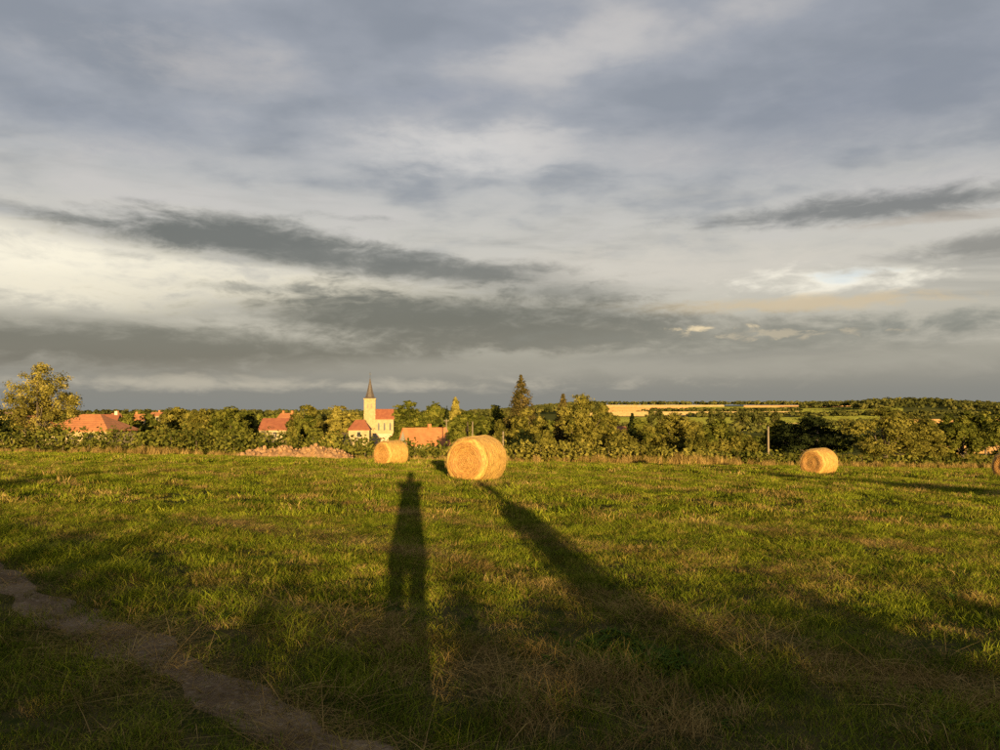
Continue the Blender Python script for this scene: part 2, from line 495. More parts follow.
def tree(name, label, px, d, wpx, ytop, kind='round', leaf='green', cat='tree', group=None, ybot=None, n=None, bark_h=None, lsize=None, deep=None):
    """a tree standing on the ground at column px and depth d, wpx wide, its top at row ytop"""
    x = gx(px, d); z0 = T(x, d); top = gz(ytop, d)
    H = max(1.0, top - z0); W = wpx / F * d * {'conifer': 1.8, 'column': 1.2}.get(kind, 1.0)
    root = thing(name, label, cat, (x, d, z0), float(rng.random() * 6.28) * 0, group)
    ls = lsize or max(.085, min(.9, d * .00128))
    DY = (deep or W) * .5
    W2 = W * .5
    lobes = []
    trunk = MB()
    if kind == 'conifer':
        cb = H * .10
        Cs, Ns, Ts, Ss = [], [], [], []
        lev = 30
        for i in range(lev):
            f = i / (lev - 1)
            z = cb + (H - cb) * f
            rad = W2 * (1 - f) ** .78 * (0.82 + .36 * rng.random()) + .05
            nb = int(7 + 13 * (1 - f))
            for k in range(nb):
                a = rng.random() * 6.28; L = rad * (.7 + .45 * rng.random())
                m_ = int(16 + 34 * (1 - f))
                t_ = rng.random(m_) ** .7
                pts = np.stack([np.cos(a) * L * t_, np.sin(a) * L * t_, z + H * .03 * (1 - f) - t_ ** 1.5 * L * .38], -1)
                pts += rng.normal(size=(m_, 3)) * (.05 + .06 * L)
                Cs.append(pts); Ns.append(unit(m_) + np.array((np.cos(a), np.sin(a), .6)))
                Ts.append(np.full(m_, .5 + .2 * rng.normal()) + .15 * rng.normal(size=m_)); Ss.append(ls * (.9 + .8 * rng.random(m_)))
        trunk.tube([(0, 0, -.2), (0, 0, H * .5), (0, 0, H * .97)], [W * .05, W * .03, .02], 8)
        trunk.build('trunk', BARK, root, True)
        leaf_quads('crown', np.concatenate(Cs), np.concatenate(Ns), np.concatenate(Ss), np.concatenate(Ts), LEAF[leaf], root, .4)
        return root
    if kind in ('round', 'airy', 'spread'):
        cb = H * {'round': .16, 'airy': .14, 'spread': .07}[kind]
        nl = {'round': 22, 'airy': 150, 'spread': 34}[kind]
        cz = (H + cb) / 2; hz = (H - cb) / 2
        fr = {'round': (.22, .38), 'airy': (.10, .19), 'spread': (.16, .28)}[kind]
        for i in range(nl):
            u = unit(1)[0]
            rr_ = (.42 + .5 * rng.random()) if kind != 'airy' else (.12 + .82 * rng.random() ** .55)
            lr = fr[0] + (fr[1] - fr[0]) * rng.random()
            k = 1 - lr * .75
            c = (u[0] * W2 * rr_ * k / .8, u[1] * DY * rr_ * k / .8, cz + u[2] * hz * min(1, rr_ / .8) * k)
            taper = 1.0 - .35 * max(0, u[2]) ** 2
            c = (c[0] * taper, c[1] * taper, c[2])
            lobes.append((c, (W2 * lr * 1.15, DY * lr * 1.15, min(hz, W2 * 1.1) * lr * 1.0)))
        lobes.append(((0, 0, H - hz * fr[0] * .9), (W2 * fr[1], DY * fr[1], hz * fr[0])))
    elif kind == 'shrub':
        nl = 15
        for i in range(nl):
            a = rng.random() * 6.28; q_ = rng.random() ** .5
            zt = H * (.25 + .5 * rng.random()) * (1 - .35 * q_)
            lr = .26 + .14 * rng.random()
            lobes.append(((math.cos(a) * W2 * q_ * .72, math.sin(a) * DY * q_ * .72, zt), (W2 * lr, DY * lr, H * lr * .85)))
        lobes.append(((0, 0, H * .70), (W2 * .36, DY * .36, H * .30)))
    elif kind == 'column':
        nl = 20
        for i in range(nl):
            f = (i + .5) / nl
            prof = math.sin(math.pi * min(1, .12 + f * .88)) ** .6
            a = rng.random() * 6.28; q_ = W2 * .28 * prof
            lobes.append(((math.cos(a) * q_, math.sin(a) * q_, H * (.10 + .84 * f)), (W2 * .55 * prof + .05, W2 * .55 * prof + .05, H * .075)))
    area = math.pi * W * H
    nn = n or int(np.clip(area / (ls * ls) * (3.8 if kind != 'airy' else 4.4), 700, 20000))
    C, N, Tt, Sz = lobes_to_leaves(lobes, nn, ls, .55 if kind == 'airy' else .38)
    leaf_quads('crown', C, N, Sz, Tt, LEAF[leaf], root)
    tr = max(.06, W * .032)
    if kind == 'shrub':
        for i in range(5):
            l = lobes[i]; MB().tube([(l[0][0] * .1, l[0][1] * .1, -.15), (l[0][0] * .5, l[0][1] * .5, l[0][2] * .5), l[0]], [tr * .5, tr * .35, tr * .12], 6).build('stem', BARK, root, True)
    else:
        bend = rng.normal(size=2) * W * .02
        fork = H * .30
        trunk.tube([(0, 0, -.2), (bend[0] * .5, bend[1] * .5, fork * .5), (bend[0], bend[1], fork), (bend[0] * 1.5, bend[1] * 1.5, H * .82)], [tr * 1.25, tr, tr * .85, tr * .2], 8)
        for l in lobes[:12]:
            m_ = Vector(l[0]) * .5 + Vector((bend[0] * .5, bend[1] * .5, fork * .45))
            m_.z = fork * .8 + (l[0][2] - fork) * .4
            trunk.tube([(bend[0], bend[1], fork * (.75 + .5 * rng.random())), m_, l[0]], [tr * .5, tr * .32, tr * .1], 6)
    if kind != 'shrub': trunk.build('trunk', BARK, root, True)
    return root

def hedge(label, pts, depth_thick, leaf='hedge', lsize=.17, dens=1.0, lump=.18, name='hedge'):
    """pts: (px, depth, row of the top); a leafy band with a lumpy top, standing on the ground"""
    P = [(gx(p, d), d, gz(y - 2.2, d)) for p, d, y in pts]
    return hedge_xyz(label, P, depth_thick, leaf, lsize, dens, lump, name)
def hedge_xyz(label, P, depth_thick, leaf='hedge', lsize=.17, dens=1.0, lump=.18, name='hedge', close=.30, trim=False):
    P = np.array(P, float)
    seg = np.linalg.norm(np.diff(P[:, :2], axis=0), axis=1); L = np.concatenate([[0], np.cumsum(seg)])
    tot = L[-1]
    def at(s): return np.interp(s, L, P[:, 0]), np.interp(s, L, P[:, 1]), np.interp(s, L, P[:, 2])
    x0, y0, _ = at(tot / 2); z0 = T(x0, y0)
    root = thing(name, label, 'hedge', (float(x0), float(y0), z0))
    lobes = []
    nl = max(6, int(tot / (depth_thick * close)))
    stems = MB()
    for i in range(nl):
        s = (i + .2 + .6 * rng.random()) / nl * tot
        x, y, zt = at(s); g = T(x, y); H = float(zt) - g
        off = rng.normal() * depth_thick * .16
        for lev in (0, 1, 2):
            hh = H * ((.28, .68, .55)[lev] + .06 * rng.normal())
            rz_ = H * (.34 + .05 * rng.normal()) * (1 + lump * rng.normal() * .6)
            if lev == 1: hh = H - rz_ * ((.62 if trim else 1.0) + lump * rng.random())
            rx = depth_thick * (.42 + .16 * rng.random())
            lobes.append(((float(x) - x0, float(y) + off - y0, g - z0 + hh), (rx, rx, max(.15, rz_))))
        if i % 4 == 0:
            MB().tube([(float(x) - x0, float(y) - y0, g - z0 - .1), (float(x) - x0 + .1, float(y) - y0, g - z0 + H * .45), (float(x) - x0 - .05, float(y) - y0 + .1, g - z0 + H * .8)], [.05, .035, .012], 5).build('stem', BARK, root, True)
    Hm = float(np.mean(P[:, 2])) - z0
    nn = int(tot * max(1, Hm) / (lsize * lsize) * 3.2 * dens)
    C, N, Tt, Sz = lobes_to_leaves(lobes, nn, lsize, .42)
    keep = C[:, 2] > terr(C[:, 0] + x0, C[:, 1] + y0) - z0
    if trim:                                                   # a clipped top, with a few shoots standing proud
        t_ = (C[:, 0] * (P[-1, 0] - P[0, 0]) + C[:, 1] * (P[-1, 1] - P[0, 1])) / tot ** 2 * tot + tot / 2
        keep &= C[:, 2] < np.interp(t_, L, P[:, 2]) - z0 + .035 * rng.normal(size=len(C)) + .05 * (vnoise(t_, t_ * 0, 1.1, 4) - .5)
    leaf_quads('foliage', C[keep], N[keep], Sz[keep], Tt[keep], LEAF[leaf], root)
    return root

# hedges along the field's far edge
hedge('dense green hedge on the left below the orange hipped roof', [(-120, 66, 428), (0, 65, 431), (60, 64, 430), (110, 64, 430), (160, 63, 429), (205, 63, 430), (238, 63, 433)], 2.0, dens=.75)
hedge('dark green hedge behind the brown earth heap', [(232, 63, 433), (270, 63, 434), (300, 63, 432), (350, 63, 436), (400, 63, 441), (440, 63, 444), (470, 63, 444)], 1.8, dens=.8)
hedge('low olive hedge running right of the largest bale', [(462, 63, 440), (520, 63, 441), (560, 63, 444), (600, 64, 445), (640, 64, 447), (675, 65, 450), (715, 66, 454)], 1.7, leaf='olive', dens=.8)
hedge('low dark bramble hedge under the trees behind the right bale', [(700, 70, 450), (740, 70, 452), (790, 71, 454), (850, 71, 456), (905, 71, 456), (960, 71, 458), (1040, 71, 458)], 1.4, dens=.7)

# trees and shrubs: name, label, column, depth, width, top row, shape, leaf
TREES = [
 ('ash_tree', 'tall airy pale tree rising above the hedge at far left', 41, 68, 67, 362, 'airy', 'pale'),
 ('round_tree', 'dark tree at the left edge beside a brown roof', -2, 105, 34, 409, 'round', 'dark'),
 ('round_tree', 'dark round tree just right of the orange hipped roof', 127, 118, 24, 414, 'round', 'green'),
 ('round_tree', 'dark round tree below a small chimney, second right of orange roof', 149, 124, 28, 414, 'round', 'green'),
 ('round_tree', 'broad pale-topped tree above the left hedge', 177, 140, 40, 408, 'round', 'olive'),
 ('shrub', 'pale yellow-green shrub poking above the left hedge', 163, 76, 32, 421, 'shrub', 'olive'),
 ('shrub', 'yellow-green shrub at the middle of the left hedge', 191, 72, 30, 423, 'shrub', 'olive'),
 ('oak_tree', 'full green tree left of the red-roofed house, nearest to pale-topped tree', 207, 98, 44, 409, 'spread', 'olive'),
 ('oak_tree', 'tallest green tree left of the red-roofed house', 231, 92, 46, 407, 'spread', 'green'),
 ('oak_tree', 'green tree touching the left end of the red-roofed house', 249, 104, 26, 411, 'round', 'green'),
 ('round_tree', 'rounded tree behind the right end of the red-roofed house', 306, 165, 38, 405, 'spread', 'olive'),
 ('round_tree', 'dark green tree in front of the red-roofed house', 308, 112, 30, 416, 'round', 'green'),
 ('shrub', 'brown-tinged shrub at the corner of the red-roofed house', 291, 100, 14, 421, 'shrub', 'olive'),
 ('lime_tree', 'broad yellow tree left of the church tower', 339, 186, 46, 406, 'spread', 'pale'),
 ('shrub', 'small yellow shrub in front of the hipped cottage', 332, 90, 24, 428, 'shrub', 'pale'),
 ('oak_tree', 'large dark tree right of the church nave', 409, 205, 46, 401, 'spread', 'green'),
 ('round_tree', 'smaller green tree between the church and the poplar', 434, 225, 34, 405, 'round', 'green'),
 ('shrub', 'bush in front of the church nave and behind the long roof', 400, 185, 26, 424, 'shrub', 'green'),
 ('poplar_tree', 'slim pale poplar standing up behind the big bale', 455, 240, 15, 396, 'column', 'pale'),
 ('cypress_tree', 'thin near-black cypress beside the pale poplar', 447, 215, 5, 408, 'column', 'dark'),
 ('round_tree', 'broad green tree directly above the big bale', 468, 110, 42, 411, 'spread', 'green'),
 ('round_tree', 'mid green tree left of the tall conifer', 496, 125, 34, 405, 'spread', 'green'),
 ('shrub', 'olive bush at the foot of the tall conifer, on its left', 500, 84, 26, 418, 'shrub', 'olive'),
 ('spruce_tree', 'tall pointed conifer standing above the trees near the centre', 521, 98, 30, 376, 'conifer', 'spruce'),
 ('round_tree', 'brownish rounded tree in front of the tall conifer', 527, 86, 44, 409, 'spread', 'olive'),
 ('shade_coloured_shrub', 'near-black bush above the hedge right of the big bale, shade painted into its leaves', 523, 72, 42, 428, 'shrub', 'dark'),  # the shade over this bush is put into its leaf colour
 ('shrub', 'olive bush right of the near-black bush', 547, 70, 22, 431, 'shrub', 'olive'),
 ('spruce_tree', 'reddish conifer tip showing over the large centre tree', 563, 96, 16, 395, 'conifer', 'spruce'),
 ('oak_tree', 'largest full tree right of the tall conifer', 580, 77, 58, 395, 'spread', 'olive'),
 ('round_tree', 'right shoulder tree beside the largest centre tree', 604, 80, 34, 404, 'spread', 'olive'),
 ('shrub', 'yellow-green bush below the small red shed', 622, 72, 40, 430, 'shrub', 'olive'),
 ('fir_tree', 'small dark conifer above the red shed', 612, 180, 9, 417, 'conifer', 'dark'),
 ('fir_tree', 'second small dark conifer right of the red shed', 632, 185, 10, 414, 'conifer', 'dark'),
 ('round_tree', 'dark tree between the red shed and the willow', 640, 100, 36, 419, 'round', 'green'),
 ('willow_tree', 'pale feathery willow right of the red shed', 674, 80, 60, 413, 'spread', 'olive'),
 ('shrub', 'pale bush at the right foot of the feathery willow', 700, 73, 32, 425, 'shrub', 'olive'),
 ('round_tree', 'low green tree midway between willow and wooden pole', 718, 88, 40, 420, 'round', 'green'),
 ('shrub', 'light green bush left of the wooden pole', 738, 74, 44, 431, 'shrub', 'olive'),
 ('round_tree', 'dark tree just right of the wooden pole', 778, 88, 30, 420, 'round', 'green'),
 ('shade_coloured_tree', 'broad tree behind the right bale, shade painted into its very dark leaves', 813, 82, 80, 416, 'spread', 'dark'),  # leaf colour darkened in place of the shade this tree stands in
 ('oak_tree', 'big rounded olive tree right of the right bale', 884, 74, 88, 408, 'spread', 'olive'),
 ('oak_tree', 'olive tree joined to the right of the big rounded tree', 924, 76, 54, 419, 'spread', 'olive'),
 ('round_tree', 'dark green tree near the right edge', 962, 78, 46, 418, 'spread', 'green'),
 ('round_tree', 'dark tree cut by the right edge above the last bale', 1000, 80, 46, 423, 'round', 'green'),
 ('round_tree', 'tree beyond the right edge of the field', 1048, 82, 60, 414, 'spread', 'green'),
]
for nm, lb, px, d, wp, yt, kd, lf in TREES:
    tree(nm, lb, px, d, wp, yt, kd, lf, cat='shrub' if 'shrub' in nm else 'tree')
# row of trees in the second field at the right
for i, (px, d, wp, yt) in enumerate([(948, 175, 22, 414), (966, 180, 24, 412), (984, 178, 24, 411), (1002, 182, 26, 412), (1020, 180, 22, 413)]):
    tree('round_tree', ['dark tree at the left end of the far row at right', 'second dark tree of the far row at right', 'third dark tree of the far row at right', 'dark tree of the far row cut by the right edge', 'dark tree of the far row beyond the right edge'][i], px, d, wp, yt, 'round', 'green', group='trees in the far row at right')
for i, (px, d, wp, yt, lb) in enumerate([(711, 520, 9, 411, 'left one of two round trees alone in the pale far field'), (720, 520, 8, 411, 'right one of two round trees alone in the pale far field'),
        (758, 560, 16, 410, 'dark clump tree in the green far field'), (742, 540, 18, 411, 'broad dark tree left of the clump tree in the far field'), (775, 600, 12, 412, 'low tree right of the clump tree in the far field'),
        (651, 600, 10, 409, 'round tree on the hedgerow line between two pale fields'), (660, 610, 8, 410, 'small dark tree beside the hedgerow tree between pale fields'),
        (905, 260, 16, 414, 'dark tree before the orange far field at right'), (925, 300, 12, 411, 'small dark tree on the edge of the orange far field')]):
    tree('field_tree', lb, px, d, wp, yt, 'round', 'far')

# ------------------------------------------------------------------ houses
def house(name, label, x0, x1, y_ridge, y_eave, d, depth=7.0, rz=0.0, wall=CREAMW, roof=TILE_ORANGE, hip=0.0, chimneys=((.7, .0),), windows=3, cat='house', over=.25):
    L = (x1 - x0) / F * d; x = gx((x0 + x1) / 2, d + depth / 2)
    g = T(x, d); ze = gz(y_eave, d) - g; zr = gz(y_ridge, d) - g
    root = thing(name, label, cat, (x, d + depth / 2, g), rz)
    hl, hd = L / 2, depth / 2
    wm = MB()
    if hip > 0:
        wm.box(-hl, hl, -hd, hd, -.6, ze)
    else:
        zz = zr - .06
        wm.add([(-hl, -hd, -.6), (hl, -hd, -.6), (hl, hd, -.6), (-hl, hd, -.6), (-hl, -hd, ze), (hl, -hd, ze), (hl, hd, ze), (-hl, hd, ze), (-hl, 0, zz), (hl, 0, zz)],
               [(0, 1, 5, 4), (2, 3, 7, 6), (1, 2, 6, 9, 5), (3, 0, 4, 8, 7), (3, 2, 1, 0)])
    wm.build('wall', wall, root)
    rm = MB(); t = .16; o = over; sl = (zr - ze) / hd
    e = ze - o * sl
    hx = hip * L
    top = [(-hl - o, -hd - o, e), (hl + o, -hd - o, e), (hl + o, hd + o, e), (-hl - o, hd + o, e), (-hl - (0 if hip else o) + hx, 0, zr), (hl + (0 if hip else o) - hx, 0, zr)]
    tv = [(a, b, c + t) for a, b, c in top]
    if hip:
        fs = [(0, 1, 5, 4), (1, 2, 5), (2, 3, 4, 5), (3, 0, 4)]
        rims = [(6, 7, 1, 0), (7, 8, 2, 1), (8, 9, 3, 2), (9, 6, 0, 3)]
    else:
        fs = [(0, 1, 5, 4), (2, 3, 4, 5)]
        rims = [(6, 7, 1, 0), (8, 9, 3, 2), (1, 7, 11, 5), (5, 11, 8, 2), (0, 4, 10, 6), (4, 3, 9, 10)]
    rm.add(tv + top, fs + [tuple(i + 6 for i in f[::-1]) for f in fs] + rims)
    ro = rm.build('roof', roof, root)
    for cx, cy in chimneys:
        xx = (cx - .5) * L
        MB().box(xx - .35, xx + .35, cy * hd - .3, cy * hd + .3, zr - 1.0, zr + .95).build('chimney', WHITEW if roof is not TILE_ORANGE else TILE_ORANGE, ro)
    for i in range(windows):
        xx = (i + .5) / windows * L - hl
        h = min(1.25, ze * .45)
        zc = ze - h * .95
        wn = MB().box(xx - .45, xx + .45, -hd - .03, -hd + .05, zc - h / 2, zc + h / 2).build('window', GLASS, root)
        fr = MB()
        fr.box(xx - .53, xx - .45, -hd - .06, -hd + .04, zc - h / 2, zc + h / 2).box(xx + .45, xx + .53, -hd - .06, -hd + .04, zc - h / 2, zc + h / 2)
        fr.box(xx - .53, xx + .53, -hd - .07, -hd + .04, zc + h / 2, zc + h / 2 + .1).box(xx - .58, xx + .58, -hd - .1, -hd + .04, zc - h / 2 - .08, zc - h / 2)
        fr.build('frame', WHITEW, wn)
    MB().box(-hl * .1 - .5, -hl * .1 + .5, -hd - .04, -hd + .04, 0, min(2.1, ze * .75)).build('door', SHUTTER, root)
    return root

house('barn', 'barn with broad hipped orange roof behind the left hedge', 57, 127, 415.5, 430.5, 96, depth=6.5, rz=R(-6), hip=.36, chimneys=(), windows=2, cat='barn')
house('house', 'house with dark brown roof at the left edge', -12, 15, 413, 424, 112, depth=8, roof=TILE_BROWN, wall=STONE, chimneys=(), windows=1)
house('house', 'low house with dull orange roof behind the tall pale tree', 14, 42, 417, 426, 108, depth=7, wall=STONE, chimneys=(), windows=1)
house('house', 'dark roofed house behind the orange hipped roof', 88, 104, 416, 424, 170, depth=7, roof=TILE_BROWN, chimneys=())
house('house', 'red roofed house right of the orange hipped roof', 101, 119, 415, 424.5, 190, depth=8, rz=R(14), roof=TILE_RED, chimneys=((.85, 0),))
house('house', 'house with cream gable above the red roof at left', 113, 120, 413.5, 418.5, 260, depth=6, rz=R(60), wall=WHITEW)
house('house', 'small far house with chimney between dark trees at left', 136, 145, 414.5, 420, 270, depth=7, chimneys=((.15, 0),), rz=R(20))
house('house', 'far house with pale orange roof beside the pale-topped tree', 153, 163, 412.5, 416, 320, depth=7)
house('house', 'long red-roofed house with cream wall behind the earth heap', 264, 296, 419, 429.5, 170, depth=7, roof=TILE_RED, chimneys=(), windows=1)
house('house', 'pale house with white chimney behind the red-roofed house', 281, 300, 413.5, 419, 260, depth=7, wall=WHITEW, chimneys=((.12, 0), (.62, 0)), rz=R(-10))
house('cottage', 'cream cottage with hipped red roof left of the church', 350, 370.5, 420.5, 429.5, 180, depth=6.0, roof=TILE_RED, hip=.28, chimneys=(), windows=1, cat='house', rz=R(6))
house('house', 'orange roof half hidden in the yellow tree', 333, 347, 418, 427, 196, depth=6, chimneys=((.3, 0),))
house('farmhouse', 'long low farmhouse with orange tiled roof behind the bales', 402, 448, 428.5, 445, 165, depth=6.0, rz=R(27), wall=WHITEW, chimneys=((.60, -.05),), windows=3)
house('house', 'far pale house among trees right of the church', 404, 414, 416, 420, 320, depth=7, wall=WHITEW, chimneys=())
house('shed', 'small red roofed shed among the trees right of centre', 616, 625, 427.5, 431, 110, depth=2.6, roof=TILE_RED, chimneys=(), windows=0, cat='shed', over=.1)

def church():
    d = 300; px = 370
    x = gx(px, d); g = T(x, d)
    root = thing('church', 'village church with square stone tower and dark pointed spire', 'church', (x, d, g), R(8))
    tw = 11.2 / F * d / 2
    zt = gz(399.5, d) - g
    m = MB().box(-tw, tw, -tw, tw, -.8, zt); m.build('tower', STONE, root)
    c = MB().box(-tw - .22, tw + .22, -tw - .22, tw + .22, zt - .003, zt + .42); c.build('cornice', STONE, root)
    MB().box(-tw - .12, tw + .12, -tw - .12, tw + .12, zt - 6.2, zt - 5.9).build('string_course', STONE, root)
    for s in (-1, 1):
        o = MB().box(s * .7 - .25, s * .7 + .25, -tw - .05, -tw + .1, zt - 3.6, zt - 1.7).build('belfry_opening', SHUTTER, root)
    zs = gz(377.5, d) - g
    z0 = zt + .42
    n = 8; vs = []; fs = []
    for k, (f, r) in enumerate([(0, tw * 1.12), (.07, tw * .86), (.30, tw * .58), (.65, tw * .30), (1, .05)]):
        vs += [(math.cos(2 * math.pi * (i + .5) / n) * r * (1.12 if f < .05 else 1), math.sin(2 * math.pi * (i + .5) / n) * r * (1.12 if f < .05 else 1), z0 + (zs - z0) * f) for i in range(n)]
    fs = [(k * n + i, k * n + (i + 1) % n, (k + 1) * n + (i + 1) % n, (k + 1) * n + i) for k in range(4) for i in range(n)] + [tuple(range(n))[::-1], tuple(4 * n + i for i in range(n))]
    sp = MB().add(vs, fs).build('spire', SLATE, root)
    cr = MB().tube([(0, 0, zs - .2), (0, 0, zs + 2.2)], [.09, .07], 6).box(-.45, .45, -.06, .06, zs + 1.3, zs + 1.45)
    cr.build('cross', IRON, sp)
    # nave to the right of the tower
    L = 18 / F * d; nx0 = tw + .003; hd = 3.6
    ze = gz(418.5, d) - g; zr = gz(409.5, d) - g
    nm = MB().add([(nx0, -hd, -.8), (nx0 + L, -hd, -.8), (nx0 + L, hd, -.8), (nx0, hd, -.8), (nx0, -hd, ze), (nx0 + L, -hd, ze), (nx0 + L, hd, ze), (nx0, hd, ze), (nx0, 0, zr - .05), (nx0 + L, 0, zr - .05)],
                  [(0, 1, 5, 4), (2, 3, 7, 6), (1, 2, 6, 9, 5), (3, 0, 4, 8, 7)])
    nm.build('nave_wall', CREAMW, root)
    sl = (zr - ze) / hd; e = ze - .3 * sl; a, b = nx0 + .01, nx0 + L + .3; h = hd + .3; t = .2
    MB().add([(a, -h, e + t), (b, -h, e + t), (b, h, e + t), (a, h, e + t), (a, 0, zr + t), (b, 0, zr + t), (a, -h, e), (b, -h, e), (b, h, e), (a, h, e), (a, 0, zr), (b, 0, zr)],
             [(0, 1, 5, 4), (2, 3, 4, 5), (6, 10, 11, 7), (8, 11, 10, 9), (0, 6, 7, 1), (2, 8, 9, 3), (1, 7, 11, 5), (5, 11, 8, 2), (0, 4, 10, 6), (4, 3, 9, 10)]).build('nave_roof', TILE_RED, root)
    for i in range(3):
        xx = nx0 + L * (i + .6) / 3.2
        pts = [(xx - .5, ze - 4.6), (xx + .5, ze - 4.6), (xx + .5, ze - 2.4), (xx + .35, ze - 1.8), (xx, ze - 1.5), (xx - .35, ze - 1.8), (xx - .5, ze - 2.4)]
        pts = [(xx + (p - xx) * .7, z) for p, z in pts]
        k = len(pts)
        MB().add([(p, -hd - .05, z) for p, z in pts] + [(p, -hd + .1, z) for p, z in pts], [tuple(range(k)), tuple(range(2 * k - 1, k - 1, -1))] + [(j, j + k, (j + 1) % k + k, (j + 1) % k) for j in range(k)]).build('window', GLASS, root)
church()
# low garden wall before the church
def garden_wall():
    d = 240; x0, x1 = gx(373, d), gx(392, d); g = T((x0 + x1) / 2, d)
    root = thing('garden_wall', 'low pinkish wall below the church nave', 'wall', ((x0 + x1) / 2, d, g))
    h = gz(433.5, d) - g; hw = (x1 - x0) / 2
    MB().box(-hw, hw, -.15, .15, -.5, h).build('wall', solid_mat('pink render', (.40, .27, .19), (.48, .33, .23), 2), root)
    MB().box(-hw - .05, hw + .05, -.22, .22, h - .003, h + .1).build('coping', STONE, root)
garden_wall()

# ------------------------------------------------------------------ poles
def pole(name, label, px, d, ytop, rad, arms=False, mat=WOOD, cat='pole'):
    x = gx(px, d); g = T(x, d); H = gz(ytop, d) - g
    root = thing(name, label, cat, (x, d, g))
    MB().tube([(0, 0, -.4), (0, 0, H * .5), (.02, 0, H)], [rad, rad * .88, rad * .72], 10).build('shaft', mat, root, True)
    MB().tube([(.02, 0, H - .01), (.02, 0, H + .06)], [rad * .8, rad * .3], 10).build('cap', IRON, root, True)
    if arms:
        MB().box(-.5, .5, -rad - .06, -rad + .02, H - .42, H - .32).build('crossarm', mat, root)
        for s in (-.4, 0, .4):
            MB().tube([(s, -rad - .02, H - .32), (s, -rad - .02, H - .18)], [.035, .025], 6).build('insulator', WHITEW, root)
    return root
pole('wooden_pole', 'pale wooden pole among the trees left of the right bale', 767.5, 76, 426.5, .11)
pole('utility_pole', 'thin grey pole at the right end of the long orange roof', 446.5, 150, 419, .13, True)
pole('utility_pole', 'thin pale pole directly above the big bale', 472.5, 100, 421.5, .10)
pole('fence_post', 'short grey post before the near-black bush', 503, 66, 431.5, .10, cat='post')

# ------------------------------------------------------------------ heap of earth
def heap():
    d = 57.5; x0, x1 = gx(238, d), gx(359, d); L = x1 - x0; xc = (x0 + x1) / 2; g = T(xc, d)
    m, t, out = new_mat('loose earth')
    geo = t.n('ShaderNodeNewGeometry')
    n1 = t.noise(geo.outputs['Position'], 3.0, 6, .65); n2 = t.noise(geo.outputs['Position'], 14, 4, .6)
    c = t.mix(t.smooth(n1, .35, .65), (.20, .112, .055), (.30, .185, .098))
    c = t.mix(t.smooth(n2, .55, .70), c, (.11, .055, .028))
    p = t.n('ShaderNodeBsdfDiffuse'); t.put(p.inputs[0], c); m.node_tree.links.new(p.outputs[0], out.inputs[0])
    nx, ny = 150, 44
    hs = rng.random((40, 4))
    u, v = np.meshgrid(np.linspace(0, 1, nx), np.linspace(-1, 1, ny), indexing='ij')
    prof = np.interp(u, [0, .06, .18, .30, .36, .44, .52, .58, .66, .70, .76, .82, .90, 1], [0, .38, .48, .62, .80, .74, .66, .80, 1.0, .86, .70, .72, .40, 0])
    h = prof * np.clip(1 - np.abs(v) ** 1.6, 0, 1) ** .8
    lump = np.zeros_like(u)
    for k in range(320):
        cu, cv, s, a = rng.random(), rng.random() * 2 - 1, .006 + .016 * rng.random(), .3 + .7 * rng.random()
        lump += a * np.exp(-((u - cu) / s) ** 2 - ((v - cv) / (s * 7)) ** 2)
    H = h * 1.02 + lump * .20 * np.clip(h * 3, 0, 1)
    X = (u - .5) * L; Y = v * 1.7 + .3 * np.sin(u * 9)
    Z = terr(X + xc, Y + d) - g + H - .04
    V = np.stack([X, Y, Z], -1).reshape(-1, 3)
    i, j = np.meshgrid(np.arange(nx - 1), np.arange(ny - 1), indexing='ij')
    Q = np.stack([i * ny + j, (i + 1) * ny + j, (i + 1) * ny + j + 1, i * ny + j + 1], -1).reshape(-1, 4)
    root = thing('earth_heap', 'long lumpy heap of brown earth in front of the hedge', 'earth heap', (xc, d, g))
    link_mesh('mound', np_mesh('mound', V, Q), m, root)
    ico = bmesh.new(); bmesh.ops.create_icosphere(ico, subdivisions=1, radius=1)
    for vv in ico.verts: vv.co *= .8 + .4 * rng.random()
    cm = bpy.data.meshes.new('clod'); ico.to_mesh(cm); ico.free(); cm.materials.append(m)
    for k in range(90):
        iu, iv = rng.integers(6, nx - 6), rng.integers(4, ny // 2 + 6)
        o = bpy.data.objects.new('clod', cm); COL.objects.link(o); o.parent = root
        s = .07 + .16 * rng.random() ** 2
        o.location = (X[iu, iv], Y[iu, iv], Z[iu, iv] + s * .35); o.scale = (s, s * .9, s * .75); o.rotation_euler = tuple(rng.random(3) * 6)
heap()

